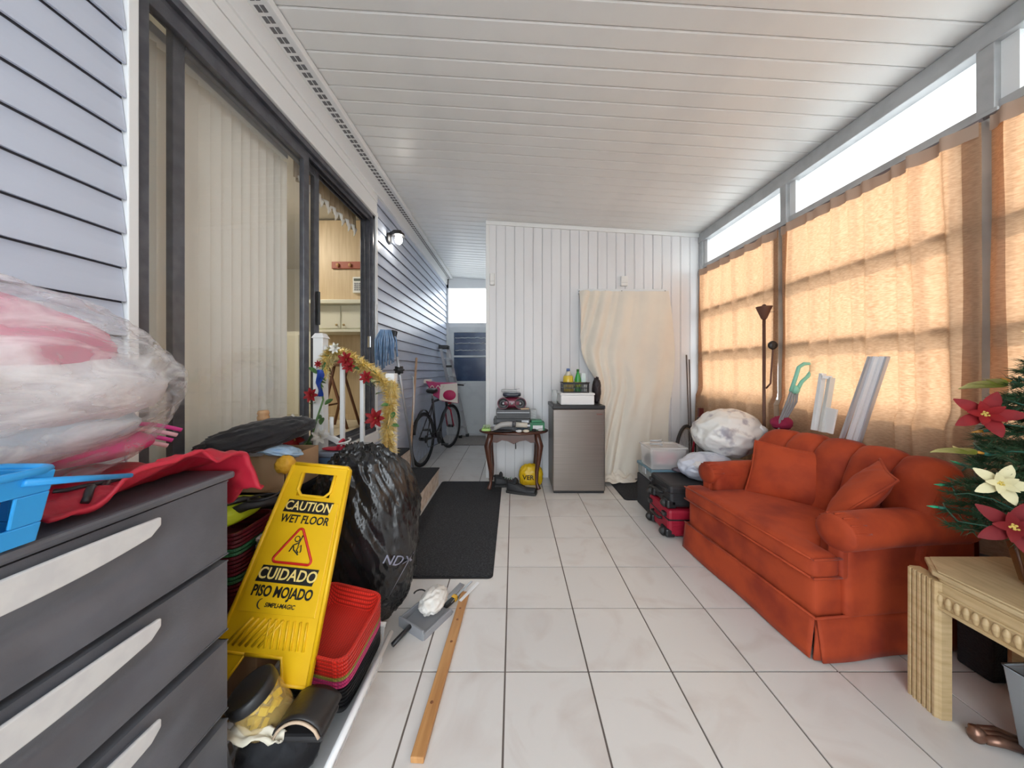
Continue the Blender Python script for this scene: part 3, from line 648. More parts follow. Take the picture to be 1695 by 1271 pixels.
for i, c in enumerate(order):
    ORD = ['topmost', 'second', 'third', 'fourth', 'fifth', 'sixth', 'seventh', 'eighth', 'ninth', 'tenth', 'eleventh', 'twelfth', 'thirteenth']
    nth = ORD[sum(1 for q in order[i+1:] if q == c)]
    lab = ('%s burgundy basket counted from the top of the stack beside the cabinet' if c == 'burgundy' else '%s green basket counted from the top within the burgundy stack') % nth
    sb(c, nbm, Matrix.Translation((-1.075, 1.19, .332+i*.0140)) @ Matrix.Rotation(.05, 4, 'Z'), lab, 'burgundy and green nested baskets')
for i in range(8):
    sb('white', nbm2, Matrix.Translation((-.922, 1.20, .332+i*.026)) @ Matrix.Rotation(.05, 4, 'Z'), '%s small white basket from the bottom of the stack behind the sign' % ['lowest', 'second', 'third', 'fourth', 'fifth', 'sixth', 'seventh', 'eighth'][i], 'small white nested baskets')
lt = thing('hedge_trimmer', 'lime green and black power tool lying on the burgundy baskets', 'power tool', (-1.06, 1.19, .62))
LIME = mat('lime_plastic', (.50, .62, .02), .4)
obj('housing', MB().blob((-.02, .0, .045), (.075, .10, .035), None, 28, 18, e=.6), LIME, lt)
obj('handle', MB().tube([(.0, -.05, .05), (.07, -.02, .075), (.12, .03, .07), (.14, .10, .05)], [.018, .016, .016, .014], 10), BLK, lt)
obj('grip_band', MB().tube([(-.05, -.09, .03), (-.02, -.05, .085), (.03, .0, .09), (.06, .06, .06)], .012, 8), BLK, lt)
obj('cord', MB().tube([(.10+.05*math.cos(a*.9), .02+.05*math.sin(a*.9), .075+.004*a) for a in [i*.35 for i in range(22)]], .005, 6), BLK, lt)
# blue tote with things on its lid
tote = thing('blue_tote', 'tall blue-grey storage tote behind the black trash bag', 'storage tote', (-.96, 1.793, 0))
obj('bin', MB().box((0, 0, .36), (.25, .115, .72), None, (1.04, 1.04)), mat('tote_blue', (.12, .20, .34), .45), tote, bev=.012)
obj('lid', MB().b2((-.14, -.065, .715), (.14, .065, .745)), mat('tote_lid', (.24, .28, .36), .45), tote, bev=.008)
st = thing('red_sandal', 'red strappy sandal with white cord on the blue tote', 'sandal', (-1.0, 1.775, .749))
obj('sole', MB().blob((0, 0, .008), (.085, .035, .01), None, 24, 10), mat('sandal_red', (.50, .02, .05), .5), st)
obj('strap', MB().tube([(.02, -.034, .01), (.03, -.02, .05), (.035, .0, .058), (.03, .02, .05), (.02, .034, .01)], .008, 6), MT['sandal_red'], st)
obj('cord', MB().tube([(.05+.035*math.cos(i*.5), -.02+.03*math.sin(i*.5), .02+.003*i) for i in range(16)], .005, 6), WHITE, st)
gb = thing('grey_radio', 'small grey plastic box on the blue tote lid', 'box', (-.862, 1.775, .746))
obj('case', MB().b2((-.03, -.035, 0), (.04, .035, .04)), mat('mid_grey', (.35, .36, .37), .5), gb, bev=.004); obj('window', MB().b2((-.022, -.0365, .012), (.03, -.034, .03)), MT['slot_dark'], gb)
# black trash bag
tbc = Vector((-.722, 1.535, .425))
def tw(d):
    q = Vector((d.x*1.0+d.z*.9, d.y, d.z*.55-d.x*.5))
    s = .055*ridge(q*Vector((3.2, 3.2, .9)) if False else Vector((q.x*3.4, q.y*3.4, q.z*1.0)), 1, 1)+.034*ridge(Vector((q.x*8, q.y*8, q.z*2)), 1, 4)+.022*ridge(Vector((q.x*17, q.y*17, q.z*4)), 1, 6)
    return s*(1-.3*max(0, -d.z))-.10*max(0, d.z)**2+.06*nz(d, 1.4, 3)
tb = thing('trash_bag', 'shiny black plastic trash bag leaning behind the caution sign', 'trash bag', (tbc.x, tbc.y, 0))
tbm = MB().blob(tbc, (.238, .172, .425), tw, 180, 130, e=.86, flat=.004)
obj('plastic', tbm, mat('black_film', (.012, .012, .013), .24, spec=.7, bump=.5, bs=26, bstretch=(1, 1, .35)), tb, world=True)
bvh = BVHTree.FromPolygons(tbm.v, tbm.f)
tx = text('NDX', .05, .01, 0, sx=1.1)
ok = True; R_ = Matrix.Rotation(math.radians(28), 4, 'Y')
ctr = at(634, 985, 1.2)
for v in tx.vertices:
    p = R_ @ Vector((v.co.x, 0, v.co.y)); px = ctr+p; dirn = Vector((-.10, 1, 0)).normalized()
    h = bvh.ray_cast(px-dirn*.6+Vector((0, 0, 0)), dirn)
    v.co = (h[0]-dirn*.004) if h[0] else Vector((tbc.x+.2, 1.3, .25))
obj('print', tx, mat('grey_print', (.22, .22, .28), .5), tb, world=True)
# ------------------------------------------------------------------ caution sign
A_ = at(425, 1128, .96); B_ = at(535.5, 769, 1.205)
up = (B_-A_); L_ = up.length; up.normalize()
rt = (at(585, 770, 1.205)-at(486, 768, 1.205)).normalized(); rt = (rt-up*rt.dot(up)).normalized(); nrm = rt.cross(up)
SM = Matrix((( rt.x, -nrm.x, up.x, A_.x), (rt.y, -nrm.y, up.y, A_.y), (rt.z, -nrm.z, up.z, A_.z), (0, 0, 0, 1)))
# local sign space: x right, y away from the reader, z up along the board
sign = bpy.data.objects.new('caution_sign', None); C.objects.link(sign); sign.matrix_world = SM; TM[sign.name] = SM
tag(sign, 'yellow caution wet floor sign leaning on the black trash bag', 'sign')
YEL = mat('sign_yellow', (.83, .50, .008), .38, col2=(.78, .45, .006), ns=6)
bw, tw_ = .166, .112
def ex(z): return bw+(tw_-bw)*z/L_
zh0, zh1 = L_-.115, L_-.035; hx = .062
out = [(-ex(0), 0), (-ex(0)+.075, 0), (-ex(0)+.105, .062), (ex(0)-.105, .062), (ex(0)-.080, 0), (ex(0), 0)]
sb_ = MB(); th = .016
def slab(poly, y0=-.008, y1=.008): sb_.prism(poly, y0, y1)
slab([(-ex(0), 0), (-ex(0)+.075, 0), (-ex(0)+.105, .062), (-ex(.062)+.02, .062), (-ex(.062), .062)])
slab([(ex(.062), .062), (ex(.062)-.02, .062), (ex(0)-.105, .062), (ex(0)-.080, 0), (ex(0), 0)])
slab([(-ex(.062), .062), (ex(.062), .062), (ex(zh0), zh0), (-ex(zh0), zh0)])
slab([(-ex(zh0), zh0), (-hx, zh0), (-hx, zh1), (-ex(zh1), zh1)]); slab([(hx, zh0), (ex(zh0), zh0), (ex(zh1), zh1), (hx, zh1)])
slab([(-ex(zh1), zh1), (ex(zh1), zh1), (ex(L_), L_-.012), (ex(L_)-.012, L_), (-ex(L_)+.012, L_), (-ex(L_), L_-.012)])
obj('board', sb_, YEL, sign)
rim = MB()
for s in (-1, 1): rim.tube([(s*(ex(0)-.004), -.006, .002), (s*(ex(L_)-.004), -.006, L_-.012)], .007, 8)
rim.tube([(-ex(L_)+.01, -.006, L_-.005), (ex(L_)-.01, -.006, L_-.005)], .007, 8)
rim.tube([(-hx, -.008, zh1), (-hx, -.008, zh0+.02), (-hx+.02, -.008, zh0), (hx-.02, -.008, zh0), (hx, -.008, zh0+.02), (hx, -.008, zh1)], .006, 8)
rim.tube([(-ex(.06)+.004, -.006, .064), (-ex(0)+.107, -.006, .064), (-ex(0)+.077, -.006, .002), (-ex(0)+.004, -.006, .002)], .006, 8)
rim.tube([(ex(0)-.004, -.006, .002), (ex(0)-.082, -.006, .002), (ex(0)-.107, -.006, .064), (-ex(0)+.107, -.006, .064)], .006, 8)
obj('rim', rim, YEL, sign)
pz0 = .172
obj('face_panel', MB().prism([(-ex(pz0)+.022, pz0), (ex(pz0)-.022, pz0), (ex(zh0)-.016, zh0-.016), (-ex(zh0)+.016, zh0-.016)], -.011, -.008), YEL, sign, bev=.002)
for i in range(13):
    x = -.125+i*.0205
    if i < 6: pts = [(x-.0, -.009, .085), (x+.055, -.009, .158)]
    else: pts = [(x, -.009, .085), (x-.012, -.009, .158)]
    obj('rib', MB().tube(pts, .0045, 6), YEL, sign)
INK = mat('sign_ink', (.012, .011, .010), .45)
def put(body, size, x, z, m, bold=.02, sh=.15, sx=1, dy=-.0125):
    me = text(body, size, bold, .0004, sh, sx)
    me.transform(Matrix.Translation((x, dy, z)) @ Matrix.Rotation(PI/2, 4, 'X')); return obj('lettering', me, m, sign)
z1_, z2_, z3_, z4_, z5_ = L_*.795, L_*.732, L_*.40+.0, L_*.345, L_*.295
z1_ = L_-.150; z2_ = L_-.193; zt_ = L_-.275; z3_ = L_-.362; z4_ = L_-.412; z5_ = L_-.448
def plate(z, hw, hh): return MB().prism([(-hw-.006, z-hh), (hw-.004, z-hh), (hw+.006, z+hh), (-hw+.004, z+hh)], -.0125, -.0105)
obj('label_plate', plate(z1_, .082, .021), INK, sign); obj('label_plate', plate(z3_, .096, .024), INK, sign)
put('CAUTION', .042, 0, z1_, mat('sign_yellow_print', (.86, .66, .22), .4), .015, .15, .90, -.0132)
put('WET FLOOR', .036, 0, z2_, INK, .02, .12, .86)
put('CUIDADO', .047, 0, z3_, MT['sign_yellow_print'], .015, .15, .92, -.0132)
put('PISO MOJADO', .042, 0, z4_, INK, .03, .12, .76)
put('SIMPLI-MAGIC', .017, .006, z5_, INK, .02, .15, .95)
obj('swoosh', MB().tube([(-.055+.014*math.cos(a), -.0118, z5_+.002+.014*math.sin(a)) for a in [math.radians(100+12*i) for i in range(15)]], [.0008+.0014*math.sin(i/14*PI) for i in range(15)], 5), INK, sign)
tri = []
for (cx_, cz_, a0) in ((0, .050, 30), (-.056, -.036, 150), (.056, -.036, 270)):
    for i in range(6): tri.append((cx_+.010*math.cos(math.radians(a0+i*24)), -.0118, zt_+cz_-.006+.010*math.sin(math.radians(a0+i*24))))
obj('warning_triangle', MB().tube(tri, .0042, 6, closed=True), mat('warning_red', (.55, .015, .01), .4), sign)
fig = MB()
def st_(*p, r=.0022): fig.tube([(a, -.0118, zt_+b) for a, b in p], r, 5)
fig.tube([(-.004+.0085*math.cos(a), -.0118, zt_+.022+.0085*math.sin(a)) for a in [2*PI*i/12 for i in range(12)]], .0016, 5, closed=True)
st_((.012, .034), (.006, .012), (-.004, .006), (-.012, .002), (-.020, -.018)); st_((.006, .012), (.006, -.006), (.016, .004), (.020, -.014), (.018, -.018))
st_((-.010, .000), (-.006, -.012), (.006, -.020), (.014, -.026)); st_((.006, -.006), (.004, -.012), (.012, -.020))
obj('slipping_figure', fig, INK, sign)
# ------------------------------------------------------------------ white slotted crate with nested baskets
wc_ = thing('white_crate', 'low white slotted plastic crate holding the red baskets', 'crate', (-.735, 1.06, 0))
WP = mat('crate_white', (.80, .80, .80), .4)
def crside(a, b, out):   # one slotted wall, a..b along its length, leaning outwards
    m = MB(); a = Vector(a); b = Vector(b); o = Vector(out); dv = (b-a); n = 16
    def P(u, h): return a+dv*u+o*(h/.125*.03)+Vector((0, 0, h))
    def band(u0, u1, h0, h1):
        t = o*.004
        q = [P(u0, h0), P(u1, h0), P(u1, h1), P(u0, h1)]; m.add(q+[p-t for p in q], [(0, 1, 2, 3), (7, 6, 5, 4), (0, 4, 5, 1), (1, 5, 6, 2), (2, 6, 7, 3), (3, 7, 4, 0)])
    band(0, 1, 0, .02); band(0, 1, .052, .066); band(0, 1, .10, .125)
    for i in range(n):
        for h0, h1 in ((.02, .052), (.066, .10)): band((i)/n, (i+.45)/n, h0, h1)
    q = P(0, .125); r = P(1, .125); m.tube([q+o*.008, r+o*.008], .010, 8)
    return m
x0, x1, y0, y1 = -.82, -.54, .835, 1.285
for a, b, o_ in (((x1, y0, 0), (x1, y1, 0), (1, 0, 0)), ((x1, y1, 0), (x0, y1, 0), (0, 1, 0)), ((x0, y1, 0), (x0, y0, 0), (-1, 0, 0)), ((x0, y0, 0), (x1, y0, 0), (0, -1, 0))):
    obj('side', crside(a, b, o_), WP, wc_, world=True)
obj('bottom', MB().b2((x0, y0, 0), (x1, y1, .006)), WP, wc_, world=True)
ord2 = ['black']*6+['pink']*2+['olive']+['red']*5
BM = Matrix.Translation((-.664, 1.180, .046)) @ Matrix.Rotation(math.radians(7), 4, 'Y') @ Matrix.Rotation(math.radians(15), 4, 'X') @ Matrix.Rotation(math.radians(-6), 4, 'Z')
LB = {'black': 'black basket at the bottom of the stack under the red ones', 'pink': 'pink basket between black and olive ones in the stack', 'olive': 'single olive basket beneath the red ones in the crate stack', 'red': 'bright red basket nested in the stack beside the caution sign'}
nb3 = nest_basket(.118, .080).mesh('basket')
for i, c in enumerate(ord2):
    nth = ['topmost', 'second', 'third', 'fourth', 'fifth', 'sixth'][sum(1 for q in ord2[i+1:] if q == c)]
    lb = LB[c] if c == 'olive' else '%s %s basket from the top of the stack in the white crate' % (nth, {'red': 'bright red', 'pink': 'hot pink', 'black': 'plain black'}[c])
    sb(c, nb3, BM @ Matrix.Translation((0, 0, i*.0165)), lb, 'nested baskets in the white crate')
jar = thing('plastic_jar', 'clear jar with black lid and yellow bits at the bottom edge', 'jar', (-.70, .908, .165))
JM = Matrix.Rotation(math.radians(-22), 4, 'Y') @ Matrix.Rotation(math.radians(12), 4, 'X')
obj('jar', MB().lathe([(.055, 0), (.058, .01), (.058, .085), (.05, .095)], 28, Matrix.Translation((.0, 0, .03)) @ JM), mat('amber_clear', (.85, .60, .20), .1, alpha=.35), jar)
obj('lid', MB().lathe([(.057, .09), (.060, .094), (.060, .118), (.054, .124), (.05, .122), (0.001, .122)], 28, Matrix.Translation((0, 0, .03)) @ JM), BLK, jar)
for k in range(14):
    p = JM @ Vector((random.uniform(-.033, .033), random.uniform(-.033, .033), .012+.07*random.random())); R__ = Euler((random.random()*3, random.random()*3, 0))
    obj('yellow_piece', MB().box(p+Vector((0, 0, .03)), (.022, .018, .012), R__), mat('yellow_plastic', (.85, .60, .02), .4), jar, bev=.002)
shoe = thing('black_loafer', 'black leather shoe heel lying in the white crate', 'shoe', (-.578, .885, .170))
obj('upper', MB().grid(lambda u, v: Vector((-.065+.13*u, -.05+.10*v, .055+.045*math.sin(u*PI)**.6*(1-.2*v))), 24, 8), mat('black_leather', (.022, .02, .02), .35, bump=.1, bs=80), shoe, solid=.004)
obj('lining', MB().tube([(-.06+.12*i/12, -.052, .05+.043*math.sin(i/12*PI)**.6) for i in range(13)], .004, 6), mat('beige_leather', (.60, .45, .32), .7), shoe)
obj('sole', MB().b2((-.06, -.04, .02), (.06, .05, .04)), BLK, shoe, bev=.008)
pp = MB().grid(lambda u, v: Vector((-.79+.17*u, .835+.022*v, .205+.02*nz((u*4, v*3, 1), 1.5)+.015*v)), 16, 8); solo('crumpled_paper', pp, mat('paper_cream', (.82, .76, .62), .9), 'crumpled cream paper at the bottom left edge', 'paper', solid=.002)
solo('black_folder', MB().box((-.538, 1.06, .047), (.006, .34, .07), Euler((0, .22, 0))), BLK, 'black folder standing along the crate side', 'folder', bev=.002)
# ------------------------------------------------------------------ floor: board, dustpan, glove, tools, mats
p0 = at(690, 1265, 621.6/(1265-612.8)); p1 = at(770, 985, 621.6/(985-612.8)); dv = (p1-p0).normalized(); ln = (p1-p0).length
wbm = MB().box((0, 0, .01), (.042, ln, .02)); board = solo('wooden_board', wbm, mat('pine_strip', (.58, .30, .11), .5, col2=(.42, .19, .06), ns=4, stretch=(12, .8, 3), lo=.4, hi=.7), 'long narrow wooden board lying on the tiled floor', 'board', base=(0, 0, 0), bev=.003)
board.location = (p0+p1)/2; board.location.z = .001; board.rotation_euler = (0, 0, -math.atan2(dv.x, dv.y)); TM[board.name] = Matrix.Translation(board.location) @ Matrix.Rotation(board.rotation_euler.z, 4, 'Z')
for yy in (-.2, .05, .17, .24): obj('knot', MB().lathe([(.006, 0), (.005, .0008)], 10, Matrix.Translation((.004*math.sin(yy*40), yy, .0202))), mat('knot', (.22, .08, .03), .6), board)
dp = thing('dustpan', 'grey dustpan lying on the tiles beside the trash bag', 'dustpan', (-.415, 1.515, 0), -.55)
GM = mat('pan_grey', (.30, .31, .33), .45)
obj('tray', MB().prism([(-.07, -.10), (.07, -.10), (.085, .09), (-.085, .09)], .003, .010, axis='z'), GM, dp, bev=.002)
obj('wall', MB().b2((-.08, -.105, .0), (.08, -.095, .045)).b2((-.086, -.1, .0), (-.076, .08, .035)).b2((.076, -.1, .0), (.086, .08, .03)), GM, dp, bev=.002)
obj('handle', MB().tube([(0, -.10, .035), (0, -.20, .02)], .010, 8), BLK, dp)
solo('white_glove', MB().blob((-.395, 1.55, .066), (.050, .075, .038), lambda d: .22*ridge(d, 2.2, 3)+.08*ridge(d, 5, 1), 48, 32, R=Euler((0, .1, -.3))), mat('glove_white', (.78, .75, .70), .9, bump=.2, bs=60), 'crumpled white work glove on the dustpan', 'glove')
kn = thing('utility_knife', 'black and yellow utility knife by the white glove', 'knife', (-.312, 1.62, .004), -.55)
obj('grip', MB().b2((-.012, -.06, 0), (.012, .03, .02)), BLK, kn, bev=.005); obj('collar', MB().b2((-.013, .0, -.001), (.014, .022, .024)), mat('amber_plastic', (.75, .42, .03), .35), kn, bev=.004)
obj('blade', MB().b2((-.007, .03, .008), (.007, .10, .010)), mat('steel', (.6, .6, .6), .25, 1), kn)
for k, (lx, ly, lw, ll, rz, lb) in enumerate(((-.315, 1.66, .035, .13, -.6, 'short flat steel blade upright beside the glove'), (-.275, 1.665, .012, .17, -.55, 'thin silver rod next to the utility knife'), (-.232, 1.66, .016, .15, -.55, 'white metal ruler strip nearest the wooden board'))):
    solo('metal_strip', MB().box((lx, ly, .02+.004*k), (lw, ll, .004), Euler((.18 if k == 0 else .06, 0, rz))), MT['steel'] if k < 2 else WP, lb, 'tool', bev=.001)
solo('black_wire', MB().tube([(-.47+.03*math.cos(i*.4), 1.58+.035*math.sin(i*.4), .06+.002*i) for i in range(9)], .004, 6), BLK, 'curled black wire on the dustpan edge', 'wire')
def mat_rug(label, x0, x1, y0, y1, name='door_mat', col='rug_black'):
    t = thing(name, label, 'mat', ((x0+x1)/2, (y0+y1)/2, 0)); hx, hy = (x1-x0)/2, (y1-y0)/2; r = .03
    pts = []
    for cx_, cy_, a0 in ((hx-r, hy-r, 0), (-hx+r, hy-r, 90), (-hx+r, -hy+r, 180), (hx-r, -hy+r, 270)):
        for i in range(6): a = math.radians(a0+i*18); pts.append((cx_+r*math.cos(a), cy_+r*math.sin(a)))
    obj('backing', MB().prism(pts, .0005, .004, axis='z'), mat('rubber', (.012, .012, .014), .6), t)
    obj('pile', MB().prism([(a*.985, b*.985) for a, b in pts], .004, .009, axis='z'), MT[col], t)
    return t
mat('rug_black', (.020, .021, .025), .95, col2=(.060, .063, .070), ns=90, nd=2, stretch=(1, 2.2, 1), lo=.45, hi=.7, bump=.9, bs=110, bstretch=(1, 2.2, 1))
mat('rug_tan', (.42, .38, .34), .95, col2=(.34, .30, .27), ns=60, bump=.4, bs=150)
mat_rug('long black ribbed mat on the tiles in front of the steps', -.765, -.118, 1.80, 3.37)
mat_rug('short black mat at the foot of the drop cloth', 1.03, 1.75, 2.885, 3.40)
mat_rug('grey-brown mat before the far door', -1.0, -.46, 5.0, 5.70, col='rug_tan')
# black cloth filling the crate
solo('black_cloth_heap', MB().blob((-.69, .925, .09), (.105, .075, .085), lambda d: .12*ridge(d, 2.5, 3), 48, 28, flat=.008), MT['black_fleece'], 'black cloth filling the bottom of the white crate', 'cloth')
# ------------------------------------------------------------------ steps with stone sides
STN = mat('cast_stone', (.78, .69, .60), .8, col2=(.60, .48, .38), ns=14, bump=.3, bs=50, rnd=.08)
JNT = mat('mortar', (.30, .26, .22), .95)
def step_block(name, label, x0, x1, y0, y1, z):
    t = thing(name, label, 'step', ((x0+x1)/2, (y0+y1)/2, 0))
    obj('core', MB().b2((x0, y0, 0), (x1-.008, y1-.008, z-.012)), JNT, t, world=True)
    rowh = .058; nr = max(1, round((z-.014)/rowh)); rowh = (z-.014)/nr
    for r in range(nr):
        y = y0-(.08 if r % 2 else 0)
        while y < y1-.01:
            a, b = max(y, y0)+.002, min(y+.17, y1)-.002
            if b-a > .02: obj('brick', MB().b2((x1-.010, a, r*rowh+.002), (x1+random.uniform(-.001, .004), b, (r+1)*rowh-.002)), STN, t, world=True, bev=.003)
            y += .17
        xx = x0
        while xx < x1-.01:
            a, b = xx+.002, min(xx+.15, x1-.010)-.002
            if b-a > .02: obj('brick', MB().b2((a, y1-.010, r*rowh+.002), (b, y1, (r+1)*rowh-.002)), STN, t, world=True, bev=.003)
            xx += .15
    obj('tread_mat', MB().b2((x0, y0, z-.012), (x1+.012, y1+.008, z)), MT['rug_black'], t, world=True, bev=.006)
    return t
step_block('stair_step', 'upper step with black tread below the sliding door', -1.228, -1.085, 1.93, 3.285, .387)
step_block('stair_step', 'lower step with black tread and pale stone side beside the mat', -1.080, -.785, 1.93, 3.285, .180)
# ------------------------------------------------------------------ white railing with garland
RD = 1.895
rail = thing('stair_railing', 'white metal stair railing wrapped in a christmas garland', 'railing', (-.95, RD, 0))
def rp(px, py): p = at(px, py, RD); return p
WM = mat('white_metal', (.82, .83, .83), .35)
tl, tr_ = rp(531, 572), rp(648, 640); bl, br_ = rp(536, 718), rp(662, 782)
obj('post', MB().b2((tl.x-.03, RD-.03, 0), (tl.x+.03, RD+.03, rp(0, 558).z)), WM, rail, world=True, bev=.004)
obj('post_cap', MB().box((tl.x, RD, rp(0, 556).z), (.075, .075, .03), None, (.6, .6)), WM, rail, world=True, bev=.003)
obj('post', MB().b2((tr_.x-.027, RD-.027, 0), (tr_.x+.027, RD+.027, rp(0, 618).z)), WM, rail, world=True, bev=.004)
obj('handrail', MB().tube([tl, tr_], .018, 8), WM, rail, world=True)
dvr = (br_-bl); Rr = Euler((0, -math.atan2(dvr.z, dvr.x), 0))
obj('bottom_rail', MB().box((bl+br_)/2, (dvr.length, .03, .028), Rr), WM, rail, world=True, bev=.003)
for px in (567, 600):
    q = (px-531)/(652-531)
    zt = (tl+(tr_-tl)*q).z; zb = (bl+dvr*((px-536)/(662-536))).z; xx = rp(px, 600).x
    obj('baluster', MB().b2((xx-.011, RD-.011, zb), (xx+.011, RD+.011, zt)), WM, rail, world=True, bev=.002)
obj('side_rail', MB().tube([rp(549, 690), rp(549, 722)], .012, 8), WM, rail, world=True)
GOLD = mat('gold_tinsel', (.80, .62, .22), .28, .7, col2=(.90, .80, .48), ns=30)
LEAF = mat('green_leaf', (.06, .16, .05), .5, col2=(.16, .26, .09), ns=12); PET_R = mat('red_petal', (.30, .007, .010), .7, col2=(.20, .004, .008), ns=14); PET_W = mat('white_petal', (.82, .80, .74), .6)
LEAFV = mat('variegated_leaf', (.62, .60, .36), .6, col2=(.20, .30, .08), ns=20)
def tinsel(path, rad, n, seed=0):
    rnd_ = random.Random(seed); m = MB(); P = [Vector(p) for p in path]
    seg = [(P[i+1]-P[i]).length for i in range(len(P)-1)]; tot = sum(seg)
    for k in range(n):
        d_ = rnd_.random()*tot; i = 0
        while i < len(seg)-1 and d_ > seg[i]: d_ -= seg[i]; i += 1
        c = P[i]+(P[i+1]-P[i])*(d_/max(seg[i], 1e-6))
        v = Vector((rnd_.gauss(0, 1), rnd_.gauss(0, 1), rnd_.gauss(0, 1))).normalized(); w_ = v.orthogonal().normalized()*.0022
        l_ = rad*rnd_.uniform(.6, 1.1); mid = c+v*l_*.6+Vector((0, 0, -.1*l_))
        m.add([c-w_, c+w_, mid+w_, mid-w_, c+v*l_+Vector((0, 0, -.25*l_))], [(0, 1, 2, 3), (3, 2, 4)])
    return m
def leaf_shape(L, Wd, curl=.2, n=7):
    m = MB(); vs = []; fs = []
    for i in range(n):
        t = i/(n-1); w_ = Wd*math.sin(PI*min(1, t*.92+.06))**.8; x = L*t; z = curl*L*math.sin(t*PI*.6)-.25*curl*L*t*t
        vs += [(x, -w_/2, z+.1*w_), (x, 0, z-.08*w_), (x, w_/2, z+.1*w_)]
    for i in range(n-1):
        a = i*3; fs += [(a, a+1, a+4, a+3), (a+1, a+2, a+5, a+4)]
    return m.add(vs, fs, True)
petal_cache = {}
def flower(name, label, c, nvec, size, pm, group, layers=((7, 1.0, .15), (6, .72, .55), (5, .42, .95)), cat='artificial flower'):
    t = bpy.data.objects.new(name, None); C.objects.link(t)
    q = Vector(nvec).normalized().to_track_quat('Z', 'Y'); M = Matrix.Translation(c) @ q.to_matrix().to_4x4(); t.matrix_world = M; TM[t.name] = M
    tag(t, label, cat, group); t.empty_display_size = .03
    for li, (n, sc, pitch) in enumerate(layers):
        key = (round(size*sc, 4), pm.name)
        if key not in petal_cache:
            me = leaf_shape(size*sc, size*sc*.46).mesh('petal'); me.materials.append(pm); petal_cache[key] = me
        for i in range(n): link('petal', petal_cache[key], t, (0, 0, .002*li), Euler((0, -pitch, 2*PI*(i+.5*li)/n), 'XYZ'))
    me = MB()
    for i in range(7): a = i*2.4; r = size*.045*math.sqrt(i); me.blob((r*math.cos(a), r*math.sin(a), size*.12), (size*.045,)*3, nu=8, nv=6)
    obj('centre', me, mat('gold_centre', (.65, .50, .12), .4), t)
    return t
def leaves(pts, size, m_, parent, seed):
    rn = random.Random(seed); key = ('lf', size, m_.name)
    if key not in petal_cache:
        me = leaf_shape(size, size*.55).mesh('leaf'); me.materials.append(m_); petal_cache[key] = me
    for p in pts:
        o = link('leaf', petal_cache[key], parent, tuple(root_m(parent).inverted() @ Vector(p)), (rn.uniform(-.8, .8), rn.uniform(-.9, .5), rn.uniform(0, 6.28)))
gar = thing('tinsel_garland', 'gold tinsel christmas garland twisted along the railing top and newel', 'garland', (-.8, RD, .62))
gp = [rp(*q) for q in ((543, 598), (556, 580), (572, 586), (590, 594), (610, 606), (630, 620), (648, 640))]
gp = [p+Vector((0, -.035, 0)) for p in gp]
gp2 = [rp(*q)+Vector((0, -.045, 0)) for q in ((654, 636), (650, 668), (647, 700), (648, 735), (650, 765))]
obj('tinsel', tinsel(gp+gp2[:1], .062, 1900, 1), GOLD, gar, world=True); obj('tinsel', tinsel(gp2, .066, 1700, 2), GOLD, gar, world=True); 
obj('core', MB().tube(gp+gp2[1:], .007, 6), MT['green_leaf'], gar, world=True)
leaves([rp(*q)+Vector((0, -.06, 0)) for q in ((553, 590), (561, 600), (578, 600), (545, 606), (603, 612), (618, 628), (636, 632), (652, 668), (655, 690), (634, 752), (646, 772), (652, 762), (636, 772), (565, 578), (630, 640), (622, 640), (640, 648), (654, 700))], .05, LEAF, gar, 3)
leaves([rp(*q)+Vector((0, -.07, 0)) for q in ((568, 575), (572, 590), (640, 758), (656, 760), (650, 776), (638, 776), (628, 628))], .05, LEAFV, gar, 5)
gar2 = thing('leaf_garland', 'green leaf and berry garland hanging down the left railing post', 'garland', (-1.13, RD-.06, .75))
obj('stem', MB().tube([rp(*q)+Vector((0, -.06, 0)) for q in ((548, 600), (540, 630), (545, 660), (535, 690), (528, 715), (510, 745), (505, 765))], .005, 6), LEAF, gar2, world=True)
leaves([rp(*q)+Vector((0, -.06, 0)) for q in ((538, 606), (547, 612), (535, 618), (545, 640), (532, 632), (540, 655), (530, 665), (548, 668), (542, 690), (530, 700), (538, 712), (520, 725), (512, 735), (508, 748), (520, 752), (526, 738), (503, 756), (516, 760), (549, 630), (541, 700))], .055, LEAF, gar2, 8)
obj('blue_ribbon', MB().grid(lambda u, v: rp(538+9*u+2*math.sin(v*9), 612+42*v)+Vector((0, -.08-.01*math.sin(u*3+v*7), 0)), 5, 14), mat('blue_foil', (.02, .06, .32), .3, .3), gar2, world=True)
obj('tinsel', tinsel([rp(548, 596)+Vector((0, -.05, 0)), rp(548, 622)+Vector((0, -.05, 0))], .035, 160, 5), GOLD, gar2, world=True)
fn_ = (-.0, -1, .15)
